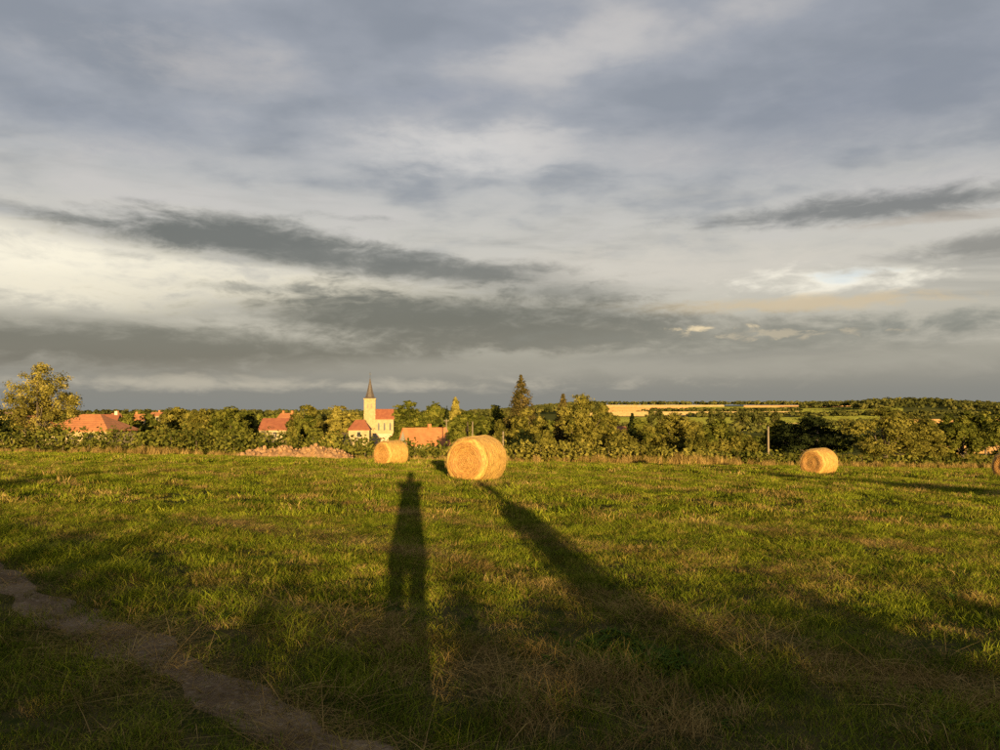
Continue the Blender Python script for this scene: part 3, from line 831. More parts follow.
# ------------------------------------------------------------------ round bales
def straw_mat(name, a, b, c, ring):
    m, t, out = new_mat(name)
    tcn = t.n('ShaderNodeTexCoord'); ob = tcn.outputs['Object']
    sp = t.n('ShaderNodeSeparateXYZ'); m.node_tree.links.new(ob, sp.inputs[0])
    # bale axis is local Y: angle and radius round it
    rad = t.m('SQRT', t.m('ADD', t.m('MULTIPLY', sp.outputs[0], sp.outputs[0]), t.m('MULTIPLY', sp.outputs[2], sp.outputs[2])))
    ang = t.m('ARCTAN2', sp.outputs[0], sp.outputs[2])
    if ring:
        v = t.xyz(t.m('MULTIPLY', ang, .9), t.m('MULTIPLY', rad, 10.0), 0.0)
    else:
        v = t.xyz(t.m('MULTIPLY', ang, 1.3), t.m('MULTIPLY', sp.outputs[1], 9.0), 0.0)
    n1 = t.noise(v, 2.2, 6, .65, .4)
    n2 = t.noise(ob, 38, 4, .65)
    n3 = t.noise(ob, 3.0, 3, .5)
    col = t.mix(t.smooth(n1, .34, .66), a, b)
    col = t.mix(t.m('MULTIPLY', t.smooth(n2, .54, .72), .6), col, c)
    col = t.mix(t.m('MULTIPLY', t.smooth(n3, .55, .75), .35), col, a)
    p = t.n('ShaderNodeBsdfPrincipled'); t.put(p.inputs['Base Color'], col)
    p.inputs['Roughness'].default_value = .62; p.inputs['Specular IOR Level'].default_value = .35
    bn = t.n('ShaderNodeBump'); bn.inputs['Strength'].default_value = .7; bn.inputs['Distance'].default_value = .02
    t.put(bn.inputs['Height'], t.m('ADD', n1, t.m('MULTIPLY', n2, .6)))
    m.node_tree.links.new(bn.outputs[0], p.inputs['Normal']); m.node_tree.links.new(p.outputs[0], out.inputs[0])
    return m
BALE_END = straw_mat('straw end', (.19, .088, .021), (.345, .185, .048), (.12, .055, .016), True)
BALE_SIDE = straw_mat('straw side', (.26, .14, .033), (.47, .29, .077), (.17, .09, .027), False)
STRAND = solid_mat('straw strand', (.29, .18, .055), (.42, .28, .09), 9, .7)
NET = solid_mat('net wrap', (.40, .26, .085), (.48, .32, .12), 8, .5)

BR, BL = .635, 1.30
def bale_meshes():
    nseg = 150
    # profile (axial, radius) of the rounded roll: rounded shoulder then slightly bulging side
    side = []
    for k in range(9):
        a = math.pi / 2 * k / 8; side.append((-BL / 2 + .13 - .13 * math.cos(a), BR - .12 + .12 * math.sin(a)))
    for k in range(1, 36):
        f = k / 36; side.append((-BL / 2 + .13 + (BL - .26) * f, BR + .012 * math.sin(math.pi * f)))
    for k in range(9):
        a = math.pi / 2 * (1 - k / 8); side.append((BL / 2 - .13 + .13 * math.cos(a), BR - .12 + .12 * math.sin(a)))
    ph = rng.random(6) * 6
    def wob(a, y): return .012 * math.sin(2 * a + ph[0] + y) + .006 * math.sin(5 * a + ph[1] - 2 * y) + .003 * math.sin(11 * a + ph[2] + 4 * y)
    vs = []
    for (y, r) in side:
        band = .007 * (math.sin(y * 62 + ph[3]) + .5 * math.sin(y * 143)) * (1 if r > BR - .01 else .3)
        for k in range(nseg):
            a = 2 * math.pi * k / nseg
            rr_ = r + wob(a, y) + band + .004 * rng.normal()
            z = rr_ * math.cos(a)
            if z < -BR * .93: z = -BR * .93 + (z + BR * .93) * .35     # settled flat where it lies
            vs.append((rr_ * math.sin(a), y, z))
    m_ = len(side)
    fs = [(i * nseg + k, i * nseg + (k + 1) % nseg, (i + 1) * nseg + (k + 1) % nseg, (i + 1) * nseg + k) for i in range(m_ - 1) for k in range(nseg)]
    roll = mesh_from('roll', vs, fs); roll.materials.append(BALE_SIDE); roll.shade_smooth()
    ends = []
    for s in (-1, 1):
        vs = []; nrad = 46
        r0 = BR - .12
        for i in range(nrad):
            f = i / (nrad - 1); r = r0 * (1 - f) + .004
            for k in range(nseg):
                a = 2 * math.pi * k / nseg
                spiral = math.sin(2 * math.pi * (r / .052) + a * s)
                dep = (.010 * spiral + .022 * math.sin(r * 16 + 1) + .006 * rng.normal()) * min(1, f * 8) * min(1, (1 - f) * 10 + .3)
                rr_ = r + wob(a, s * BL / 2) * (1 - f)
                z = rr_ * math.cos(a)
                if z < -BR * .93: z = -BR * .93 + (z + BR * .93) * .35
                vs.append((rr_ * math.sin(a), s * (BL / 2 + dep - .02 * f * f), z))
        fs = [(i * nseg + k, i * nseg + (k + 1) % nseg, (i + 1) * nseg + (k + 1) % nseg, (i + 1) * nseg + k)[::s] for i in range(nrad - 1) for k in range(nseg)]
        me = mesh_from('end_face', vs, fs); me.materials.append(BALE_END); me.shade_smooth(); ends.append(me)
    # loose straws sticking out of the roll
    n = 1500
    a = rng.random(n) * 6.283; y = (rng.random(n) - .5) * BL * .98
    endp = rng.random(n) < .42
    r = np.where(endp, BR * np.sqrt(rng.random(n)), BR + .012)
    y = np.where(endp, np.sign(rng.random(n) - .5) * (BL / 2 + .004), y)
    C = np.stack([r * np.sin(a), y, np.maximum(r * np.cos(a), -BR * .95)], -1)
    nrm = np.where(endp[:, None], np.stack([0 * a, np.sign(y), 0 * a], -1), np.stack([np.sin(a), 0 * a, np.cos(a)], -1))
    tang = np.stack([np.cos(a), 0 * a, -np.sin(a)], -1) * np.sign(rng.random((n, 1)) - .5)
    dirv = tang + nrm * (.03 + .25 * rng.random((n, 1)) ** 3) + .12 * rng.normal(size=(n, 3))
    dirv /= np.linalg.norm(dirv, axis=1, keepdims=True)
    ln = .05 + .08 * rng.random((n, 1)); wd = np.cross(dirv, nrm) * .0028
    Vv = np.stack([C - wd, C + wd, C + dirv * ln + wd * .5, C + dirv * ln - wd * .5], 1).reshape(-1, 3)
    st = np_mesh('loose_straw', Vv, np.arange(4 * n).reshape(n, 4)); st.materials.append(STRAND)
    # net wrap cords round the roll
    net = MB()
    for k, yy in enumerate(np.linspace(-BL / 2 + .17, BL / 2 - .17, 15)):
        pts = []
        nn = 90; r = BR + .012
        for j in range(nn + 1):
            aa_ = 2 * math.pi * j / nn
            rad = r + wob(aa_, yy) + .004
            z = rad * math.cos(aa_)
            if z < -BR * .93: z = -BR * .93 + (z + BR * .93) * .35
            pts.append((rad * math.sin(aa_), yy + .012 * math.sin(3 * aa_ + k), z))
        net.tube(pts, [.0026] * len(pts), 4, cap=False)
    nm = mesh_from('net_wrap', net.v, net.f); nm.materials.append(NET)
    return roll, ends, st, nm
ROLL, ENDS, STRAW, NETM = bale_meshes()
def bale(label, px, d, ang, ybot, sc=1.0, roll_a=0.0):
    x = gx(px, d); g = T(x, d)
    root = thing('hay_bale', label, 'hay bale', (x, d, g + BR * .95 * sc - .02), R(ang), 'round bales in the field')
    root.scale = (sc, sc, sc)
    link_mesh('roll', ROLL, None, root)
    for e in ENDS: link_mesh('end_face', e, None, root)
    s = link_mesh('loose_straw', STRAW, None, root); s['kind'] = 'stuff'
    link_mesh('net_wrap', NETM, None, root)
bale('largest round straw bale, nearest the camera, centre', 477, 20.5, -27, 480)
bale('smaller straw bale left of the largest one', 391.5, 37.2, -38, 468)
bale('straw bale standing alone in the field at right', 817.5, 34.8, -52, 476)
bale('straw bale cut off by the right edge', 1012, 33.5, -70, 480)

# ------------------------------------------------------------------ people behind the lens, whose shadows fall on the grass
def person(label, loc, rz, height, coat, trouser, hold, stocky=1.0, hood=False, hem=.58):
    root = thing('person', label, 'person', loc, rz)
    k = height / 1.75
    me = bpy.data.meshes.new('body')
    J = {}; E = []; Rr = {}
    def j(n_, p, r, par=None):
        J[n_] = (len(J), p); Rr[n_] = r
        if par: E.append((J[par][0], J[n_][0]))
    w_ = stocky
    j('pelvis', (0, 0, .95), .135 * w_); j('waist', (0, .01, 1.10), .125 * w_, 'pelvis'); j('chest', (0, 0, 1.30), .15 * w_, 'waist'); j('collar', (0, -.01, 1.43), .085, 'chest')
    j('neck', (0, 0, 1.50), .055, 'collar'); j('jaw', (0, .015, 1.57), .075, 'neck'); j('skull', (0, 0, 1.655), .095, 'jaw'); j('crown_head', (0, 0, 1.70), .06, 'skull')
    for s, nme in ((-1, 'l'), (1, 'r')):
        j('hip' + nme, (s * .09, 0, .90), .098 * w_, 'pelvis'); j('knee' + nme, (s * .105, .015, .50), .066, 'hip' + nme); j('calf' + nme, (s * .105, -.01, .33), .060, 'knee' + nme)
        j('ankle' + nme, (s * .10, 0, .09), .042, 'calf' + nme); j('toe' + nme, (s * .115, .17, .04), .036, 'ankle' + nme)
        j('sh' + nme, (s * .185 * w_, 0, 1.40), .066, 'chest')
        if hold:
            j('el' + nme, (s * .28, .14, 1.46), .050, 'sh' + nme); j('wr' + nme, (s * .10, .30, 1.44), .032, 'el' + nme); j('pa' + nme, (s * .07, .345, 1.50), .034, 'wr' + nme)
        else:
            j('el' + nme, (s * .24 * w_, -.02, 1.13), .048, 'sh' + nme); j('wr' + nme, (s * .235 * w_, .05, .90), .034, 'el' + nme); j('pa' + nme, (s * .23 * w_, .06, .83), .036, 'wr' + nme)
    verts = [None] * len(J)
    for n_, (i, p) in J.items(): verts[i] = Vector(p) * k
    me.from_pydata(verts, E, [])
    o = bpy.data.objects.new('body', me); COL.objects.link(o); o.parent = root
    sk = o.modifiers.new('skin', 'SKIN'); sk.use_smooth_shade = True
    sub = o.modifiers.new('sub', 'SUBSURF'); sub.levels = 2; sub.render_levels = 2
    for n_, (i, p) in J.items():
        sv = me.skin_vertices[0].data[i]; sv.radius = (Rr[n_] * k, Rr[n_] * k * (.8 if n_ in ('chest', 'waist', 'pelvis') else 1)); sv.use_root = (n_ == 'pelvis')
    m, t, out = new_mat('clothed figure')
    tcn = t.n('ShaderNodeTexCoord'); sp = t.n('ShaderNodeSeparateXYZ'); m.node_tree.links.new(tcn.outputs['Object'], sp.inputs[0])
    z = sp.outputs[2]
    c = t.mix(t.m('GREATER_THAN', z, .92 * k), trouser, coat)
    c = t.mix(t.m('GREATER_THAN', z, 1.485 * k), c, (.45, .29, .21))
    c = t.mix(t.m('LESS_THAN', z, .10 * k), c, (.05, .04, .03))
    p = t.n('ShaderNodeBsdfPrincipled'); t.put(p.inputs['Base Color'], c); p.inputs['Roughness'].default_value = .8
    m.node_tree.links.new(p.outputs[0], out.inputs[0]); me.materials.append(m)
    skin = solid_mat('skin', (.42, .27, .20), (.48, .31, .23), 6, .5)
    hair = solid_mat('hair', (.05, .03, .02), (.09, .06, .04), 20, .6)
    # hair cap or hood
    bm = bmesh.new(); bmesh.ops.create_uvsphere(bm, u_segments=20, v_segments=14, radius=1)
    for v in bm.verts:
        v.co = Vector((v.co.x * .105, v.co.y * .118 - .012, v.co.z * .125 + 1.665)) * k
    if hood:
        for v in bm.verts:
            v.co.z += .10 * max(0, (v.co.z / k - 1.68)) / .1 * k * .6
    bmesh.ops.delete(bm, geom=[v for v in bm.verts if v.co.z / k < 1.60 + (.08 if v.co.y > .02 else 0) or (v.co.y / k > .07 and v.co.z / k < 1.72)], context='VERTS')
    hm = bpy.data.meshes.new('hair'); bm.to_mesh(hm); bm.free()
    link_mesh('hood' if hood else 'hair', hm, m if hood else hair, root, True)
    # face
    face = MB(); face.tube([(0, .09 * k, 1.655 * k), (0, .118 * k, 1.615 * k), (0, .095 * k, 1.605 * k)], [.010, .016, .012], 8); face.build('nose', skin, root, True)
    for s in (-1, 1):
        MB().tube([(s * .033 * k, .088 * k, 1.655 * k), (s * .033 * k, .097 * k, 1.655 * k)], [.012, .006], 8).build('eye', WHITEW, root, True)
        MB().tube([(s * .095 * k, 0, 1.675 * k), (s * .105 * k, -.01 * k, 1.65 * k), (s * .095 * k, .0, 1.615 * k)], [.012, .018, .010], 8).build('ear', skin, root, True)
    MB().tube([(-.025 * k, .086 * k, 1.572 * k), (0, .094 * k, 1.57 * k), (.025 * k, .086 * k, 1.572 * k)], [.004, .007, .004], 6).build('mouth', solid_mat('lips', (.35, .16, .13), (.40, .2, .16), 5), root, True)
    for s, nme in ((-1, 'l'), (1, 'r')):
        pa = Vector(J['pa' + nme][1]) * k; wr = Vector(J['wr' + nme][1]) * k
        d = (pa - wr).normalized(); side = Vector((-s, 0, 0)); hand = MB()
        for f in range(4):
            b = pa + Vector((0, .016 * (f - 1.5), 0)) + d * .01
            L_ = (.058, .066, .062, .048)[f]
            hand.tube([b, b + d * L_ * .5, b + d * L_ * .8 + side * L_ * .35, b + d * L_ * .75 + side * L_ * .7], [.010, .009, .008, .006], 7)
        hand.tube([pa - d * .02 + Vector((0, .02, 0)), pa + side * .03 + Vector((0, .035, 0)), pa + side * .05 + d * .03 + Vector((0, .035, 0))], [.012, .010, .007], 7)
        hand.build('fingers', skin, root, True)
    if hem:
        vs = []; n = 24
        for zz, rx, ry in [(hem, .98, .19), (hem + .12, .98, .19), (.98, .94, .175), (1.15, .90, .165), (1.33, .94, .155), (1.42, .84, .125), (1.48, .38, .08)]:
            rx *= .24 * stocky / 1.2
            vs += [(math.cos(2 * math.pi * i / n) * rx * k, math.sin(2 * math.pi * i / n) * ry * k, zz * k) for i in range(n)]
        MB().add(vs, [(a * n + i, a * n + (i + 1) % n, (a + 1) * n + (i + 1) % n, (a + 1) * n + i) for a in range(6) for i in range(n)]).build('coat', m, root, True)
    return root
person('person taking the photograph, whose long shadow falls left of the big bale', (0, -.40, T(0, 0)), R(10), 1.77, (.06, .07, .10), (.04, .05, .08), True, stocky=1.05, hem=.72)
ph = thing('mobile_phone', 'black phone held up by the person taking the photograph', 'phone', (0, -.055, EYE))
MB().box(-.075, .075, -.004, .004, -.036, .036).build('case', IRON, ph)
MB().box(-.070, .070, -.0055, -.004, -.032, .032).build('screen', GLASS, ph)
MB().tube([(.0, .004, 0), (0, .007, 0)], [.006, .006], 12).build('lens', GLASS, ph)
person('person in a hooded coat whose wide shadow falls right of centre', (1.95, -2.4, T(2, -2.4)), R(6), 1.62, (.10, .05, .05), (.04, .04, .05), False, stocky=1.2, hood=True)

# ------------------------------------------------------------------ hedge and trees behind the camera that shade the near grass
SV = Vector((S.x, S.y)).normalized(); SU = Vector((SV.y, -SV.x)); TAN = math.tan(SUN_EL)
def uv(u, v): return SU.x * u + SV.x * v, SU.y * u + SV.y * v
BACKV = -20.0
back = []
for u, reach in [(-34, 13), (-24, 12), (-16, 11.6), (-12, 11.4), (-8, 10.6), (-5, 9.2), (-3.4, 7.9), (-2, 6.8), (-1.2, 6.0), (-.5, 5.3), (.4, 5.1), (1.0, 5.6), (1.7, 6.1), (2.5, 5.9), (3.3, 5.2), (4.4, 4.7), (6, 4.8), (9, 5.4), (14, 6.4), (22, 7), (34, 7)]:
    x, y = uv(u, BACKV)
    fx, fy = uv(u, reach)
    back.append((x, y, T(fx, fy) + TAN * (reach - BACKV)))
hedge_xyz('overgrown hedge behind the camera that shades the near grass', back, 2.2, leaf='hedge', lsize=.20, dens=6.0, lump=.03, close=.14, trim=True)
def back_tree(label, u, v, width, top_reach, kind, leaf='green'):
    x, y = uv(u, v); fx, fy = uv(u, top_reach); z0 = T(x, y)
    top = T(fx, fy) + TAN * (top_reach - v)
    H = top - z0
    # tree() takes picture columns, so give it the equivalent ones for this spot
    root = thing('round_tree' if kind != 'column' else 'column_tree', label, 'tree', (x, y, z0))
    lobes = []
    for i in range(20):
        f = (i + .5) / 20
        prof = (1 - f) ** .7
        a = rng.random() * 6.28; q_ = width * .28 * prof
        lobes.append(((math.cos(a) * q_, math.sin(a) * q_, H * (.12 + .84 * f)), (width * .30 * prof + .08, width * .30 * prof + .08, H * .09)))
    C, N, Tt, Sz = lobes_to_leaves(lobes, 5000, .15, .6)
    leaf_quads('crown', C, N, Sz, Tt, LEAF[leaf], root)
    MB().tube([(0, 0, -.2), (0, 0, H * .5), (0, 0, H * .9)], [.12, .08, .02], 8).build('trunk', BARK, root, True)
back_tree('cone shaped tree behind the camera casting the long thin shadow at right', 14.2, -22, 4.6, 52, 'cone')
back_tree('cone shaped tree behind the camera shading the left edge of the field', -8.3, -22, 4.4, 22, 'cone')

# ------------------------------------------------------------------ far woods, hedgerows and fields
def canopy(label, name, XY, height, wid, leaf, per=46, ls=1.6, kind='stuff', cat='wood'):
    XY = np.asarray(XY); n = len(XY)
    z = terr(XY[:, 0], XY[:, 1])
    hh = height * (.7 + .6 * rng.random(n)); ww = wid * (.7 + .6 * rng.random(n))
    d = unit(n * per).reshape(n, per, 3); d[..., 2] = np.abs(d[..., 2]) * 1.1 - .25
    rad = .75 + .3 * rng.random((n, per, 1))
    C = np.stack([XY[:, 0], XY[:, 1], z + hh * .55], -1)[:, None] + d * rad * np.stack([ww, ww, hh * .5], -1)[:, None]
    N = d + .7 * unit(n * per).reshape(n, per, 3)
    t = np.repeat(.5 + .2 * rng.normal(size=n), per) + .12 * rng.normal(size=n * per)
    x0 = XY.mean(0)
    o = leaf_quads(name, C.reshape(-1, 3), N.reshape(-1, 3), ls * (.7 + .6 * rng.random(n * per)), t, LEAF[leaf], None, .8)
    tag(o, label, cat, kind=kind)
    return o
def strip(px0, px1, r0, r1, n, jitter=0):
    px = px0 + (px1 - px0) * rng.random(n); f = rng.random(n)
    r = r0 + (r1 - r0) * f + jitter * rng.normal(size=n)
    return np.stack([(px - 500) / F * r, r], -1)
canopy('far dark wood along the skyline at left', 'woodland', np.concatenate([strip(-150, 520, 1400, 1700, 700), strip(-150, 520, 800, 1000, 260)]), 11, 6, 'far', 26, 2.4)
canopy('wooded hill on the skyline at right', 'woodland', np.concatenate([strip(852, 1180, 1150, 1700, 1100), strip(800, 860, 1450, 1700, 90)]), 11, 6, 'far', 30, 2.2)
canopy('dark tree belt along the top of the pale far fields', 'woodland', np.concatenate([strip(430, 740, 2240, 2330, 330), strip(735, 860, 2060, 2300, 280), strip(470, 600, 1200, 2200, 420)]), 11, 8, 'far', 22, 3.0)
canopy('village trees massed behind the houses', 'woodland', np.concatenate([strip(60, 560, 330, 520, 330), strip(440, 600, 180, 300, 70)]), 7.5, 4.2, 'green', 46, .95)
canopy('hedgerow between the two pale far fields', 'hedgerow', np.concatenate([strip(640, 800, 1290, 1320, 110), strip(690, 860, 1010, 1060, 110)]), 6, 6, 'far', 26, 2.0, cat='hedgerow')
canopy('thick copses in the green valley fields at right', 'woodland', np.concatenate([strip(728, 775, 1000, 1030, 26), strip(820, 1000, 1000, 1040, 110), strip(800, 880, 640, 680, 26), strip(600, 760, 420, 470, 40), strip(880, 1080, 440, 560, 70)]), 6.5, 4.5, 'far', 40, 1.5)
canopy('scrub filling the valley beyond the field edge', 'scrub', np.concatenate([strip(560, 900, 130, 260, 90), strip(-60, 140, 150, 260, 60)]), 3.4, 2.8, 'green', 60, .6, cat='scrub')

CROP = {'wheat': leaf_mat('ripe wheat', (.28, .195, .085), (.37, .27, .125), (.46, .345, .17), trans=.2, noise_scale=.01),
        'stubble': leaf_mat('stubble', (.29, .16, .066), (.38, .225, .095), (.45, .29, .135), trans=.2, noise_scale=.01),
        'meadow': leaf_mat('far meadow', (.07, .085, .018), (.13, .14, .03), (.20, .20, .045), trans=.25, noise_scale=.01)}
def crop(label, px0, px1, r0, r1, crop_kind, n, s=1.3, name='crop_field'):
    """a field of standing crop on the hillside: upright tufts over its whole area"""
    px = px0 + (px1 - px0) * rng.random(n); r = r0 + (r1 - r0) * rng.random(n) ** .9
    x = (px - 500) / F * r
    C = np.stack([x, r, terr(x, r) + s * .45], -1)
    N = np.stack([rng.normal(size=n), -np.abs(rng.normal(size=n)) - .6, .25 * rng.normal(size=n) + .2], -1)
    me = None
    a = np.stack([-N[:, 1], N[:, 0], 0 * N[:, 0]], -1); a /= np.linalg.norm(a, axis=1, keepdims=True)
    w_ = s * (1.6 + 1.6 * rng.random((n, 1)))
    up = np.array((0, 0, 1.0)) * s * .55 + N / np.linalg.norm(N, axis=1, keepdims=True) * -s * .2
    Vv = np.stack([C - a * w_ - up, C + a * w_ - up, C + a * w_ * .8 + up, C - a * w_ * .8 + up], 1).reshape(-1, 3)
    me = np_mesh(name, Vv, np.arange(4 * n).reshape(n, 4), np.repeat(np.clip(.5 + .16 * rng.normal(size=n), 0, 1), 4))
    o = link_mesh(name, me, CROP[crop_kind])
    tag(o, label, 'field', kind='stuff')
crop('pale ripe wheat field on top of the far hill', 560, 722, 1750, 2235, 'wheat', 14000, 2.0)
crop('second pale far field below the hedgerow', 560, 690, 1330, 1740, 'stubble', 9000, 1.7)
crop('green far strip beside the wheat field', 690, 745, 1500, 1740, 'meadow', 4000, 1.7, 'far_meadow')
crop('pale far field below the hedgerow line', 560, 800, 1070, 1285, 'wheat', 9000, 1.4)
crop('narrow pale far field at the centre right skyline', 745, 870, 1650, 2040, 'stubble', 7000, 1.8)
crop('green valley field with two round trees', 600, 900, 560, 1000, 'meadow', 12000, 1.1, 'far_meadow')
crop('green far meadow below the skyline at right', 800, 900, 1010, 1290, 'meadow', 9000, 1.4, 'far_meadow')
crop('upper green far meadow right of the wheat field', 742, 860, 1300, 1650, 'meadow', 7000, 1.6, 'far_meadow')
crop('narrow pale strip in the green valley', 745, 830, 720, 800, 'wheat', 2500, 1.0)
crop('orange far field below the wooded hill at right', 880, 1100, 640, 900, 'stubble', 9000, 1.3)
crop('orange stubble strip beyond the trees at the right edge', 930, 1100, 190, 330, 'stubble', 7000, .5)

# ------------------------------------------------------------------ grass
def blade_tuft(name, n, radius, hmin, hmax, width, lean, mat, seed, flat=0.0):
    g = np.random.default_rng(seed)
    a = g.random(n) * 6.283; r = radius * np.sqrt(g.random(n))
    base = np.stack([r * np.cos(a), r * np.sin(a), np.zeros(n) - .01], -1)
    h = hmin + (hmax - hmin) * g.random(n) ** 1.4
    da = g.random(n) * 6.283; ln = h * (lean * (.3 + 1.0 * g.random(n)))
    d = np.stack([np.cos(da), np.sin(da), np.zeros(n)], -1)
    wa = g.random(n) * 6.283
    wv = np.stack([np.cos(wa), np.sin(wa), np.zeros(n)], -1) * (width * (.6 + .8 * g.random(n)))[:, None] * .5
    up = np.array((0, 0, 1.0))
    hz = h * (1 - flat * .85)
    m1 = base + d * (ln * .32)[:, None] + up * (hz * .55)[:, None]
    tip = base + d * ln[:, None] + up * (hz * (1 - .10 * lean))[:, None]
    V = np.stack([base - wv, base + wv, m1 - wv * .8, m1 + wv * .8, tip - wv * .1, tip + wv * .1], 1).reshape(-1, 3)
    k = np.arange(n)[:, None] * 6
    Q = np.concatenate([k + np.array([[0, 1, 3, 2]]), k + np.array([[2, 3, 5, 4]])])
    tint = np.repeat(np.clip(.5 + .22 * g.normal(size=n), 0, 1), 6)
    me = np_mesh(name, V, Q, tint); me.materials.append(mat)
    return bpy.data.objects.new(name, me)
def grass_mat(name, dark, mid, light, trans):
    m, t, out = new_mat(name)
    at = t.n('ShaderNodeAttribute', attribute_name='tint')
    geo = t.n('ShaderNodeNewGeometry'); oi = t.n('ShaderNodeObjectInfo')
    pn = t.noise(geo.outputs['Position'], 1.1, 6, .68)
    f = t.m('ADD', t.m('MULTIPLY', at.outputs['Fac'], .8), t.m('ADD', t.m('MULTIPLY', t.m('SUBTRACT', pn, .5), 1.7), t.m('MULTIPLY', t.m('SUBTRACT', oi.outputs['Random'], .35), .35)), clamp=True)
    c = t.ramp(f, [(.1, dark), (.5, mid), (.92, light)])
    d = t.n('ShaderNodeBsdfDiffuse'); t.put(d.inputs[0], c)
    tr = t.n('ShaderNodeBsdfTranslucent'); t.put(tr.inputs[0], c)
    mx = t.n('ShaderNodeMixShader'); mx.inputs[0].default_value = trans
    m.node_tree.links.new(d.outputs[0], mx.inputs[1]); m.node_tree.links.new(tr.outputs[0], mx.inputs[2])
    m.node_tree.links.new(mx.outputs[0], out.inputs[0])
    return m
GREEN = grass_mat('grass green', (.036, .054, .005), (.126, .158, .012), (.270, .272, .028), .20)
DRY = grass_mat('grass dry', (.14, .092, .030), (.27, .185, .064), (.43, .305, .115), .2)
MIXED = grass_mat('grass mixed', (.070, .068, .010), (.170, .145, .024), (.30, .230, .055), .2)
WEED = grass_mat('weed leaf', (.022, .045, .008), (.050, .085, .014), (.085, .125, .022), .25)

def make_coll(name, objs):
    c = bpy.data.collections.new(name)
    for o in objs: c.objects.link(o)
    return c
NEAR = make_coll('grass near', [
    blade_tuft('tuft_a', 120, .17, .02, .075, .0038, .8, GREEN, 1), blade_tuft('tuft_b', 120, .18, .015, .06, .0036, 1.0, GREEN, 2),
    blade_tuft('tuft_c', 110, .17, .02, .07, .0036, .9, MIXED, 3), blade_tuft('tuft_d', 110, .17, .015, .065, .0032, 1.1, DRY, 4),
    blade_tuft('tuft_e', 80, .14, .04, .13, .004, 1.0, GREEN, 5), blade_tuft('tuft_f', 70, .13, .05, .17, .0030, 1.2, DRY, 6),
    blade_tuft('tuft_g', 80, .22, .06, .22, .0032, 1.7, DRY, 7, flat=.93), blade_tuft('tuft_h', 34, .10, .03, .08, .022, 1.3, WEED, 8, flat=.4),
    blade_tuft('tuft_i', 80, .18, .01, .05, .004, 1.2, MIXED, 9)])
MID = make_coll('grass mid', [
    blade_tuft('tuft_a', 140, .28, .03, .095, .008, .7, GREEN, 11), blade_tuft('tuft_b', 140, .28, .02, .08, .0075, .9, GREEN, 12),
    blade_tuft('tuft_c', 130, .28, .02, .09, .0075, .8, MIXED, 13), blade_tuft('tuft_d', 80, .28, .03, .11, .008, .8, DRY, 14)])
FAR = make_coll('grass far', [
    blade_tuft('tuft_a', 140, .55, .05, .13, .019, .5, GREEN, 21), blade_tuft('tuft_b', 140, .55, .04, .11, .018, .6, GREEN, 22),
    blade_tuft('tuft_c', 130, .55, .04, .12, .018, .6, MIXED, 23), blade_tuft('tuft_d', 100, .55, .04, .12, .018, .7, DRY, 24),
    blade_tuft('tuft_e', 80, .30, .25, .75, .022, .35, DRY, 25), blade_tuft('tuft_f', 80, .30, .25, .6, .025, .4, MIXED, 26)])

def scatter(name, label, XY, idx, scl, coll, cat='grass'):
    n = len(XY)
    me = bpy.data.meshes.new(name)
    me.vertices.add(n)
    me.vertices.foreach_set('co', np.concatenate([XY, terr(XY[:, 0], XY[:, 1])[:, None]], 1).astype(np.float32).ravel())
    a = me.attributes.new('rot', 'FLOAT_VECTOR', 'POINT')
    rot = np.stack([.10 * rng.normal(size=n), .10 * rng.normal(size=n), rng.random(n) * 6.283], -1)
    a.data.foreach_set('vector', rot.astype(np.float32).ravel())
    a = me.attributes.new('scl', 'FLOAT', 'POINT'); a.data.foreach_set('value', np.asarray(scl, np.float32))
    a = me.attributes.new('pick', 'INT', 'POINT'); a.data.foreach_set('value', np.asarray(idx, np.int32))
    o = bpy.data.objects.new(name, me); COL.objects.link(o)
    ng = bpy.data.node_groups.new(name, 'GeometryNodeTree')
    ng.interface.new_socket('Geometry', in_out='INPUT', socket_type='NodeSocketGeometry')
    ng.interface.new_socket('Geometry', in_out='OUTPUT', socket_type='NodeSocketGeometry')
    gi = ng.nodes.new('NodeGroupInput'); go = ng.nodes.new('NodeGroupOutput')
    ip = ng.nodes.new('GeometryNodeInstanceOnPoints')
    ci = ng.nodes.new('GeometryNodeCollectionInfo'); ci.inputs[0].default_value = coll
    ci.inputs['Separate Children'].default_value = True; ci.inputs['Reset Children'].default_value = True
    def attr(nm, ty):
        nd = ng.nodes.new('GeometryNodeInputNamedAttribute'); nd.data_type = ty; nd.inputs[0].default_value = nm; return nd.outputs[0]
    ng.links.new(gi.outputs[0], ip.inputs['Points']); ng.links.new(ci.outputs[0], ip.inputs['Instance'])
    ip.inputs['Pick Instance'].default_value = True
    ng.links.new(attr('pick', 'INT'), ip.inputs['Instance Index'])
    ng.links.new(attr('rot', 'FLOAT_VECTOR'), ip.inputs['Rotation'])
    ng.links.new(attr('scl', 'FLOAT'), ip.inputs['Scale'])
    ng.links.new(ip.outputs[0], go.inputs[0])
    md = o.modifiers.new('scatter', 'NODES'); md.node_group = ng
    tag(o, label, cat, kind='stuff')
    return o

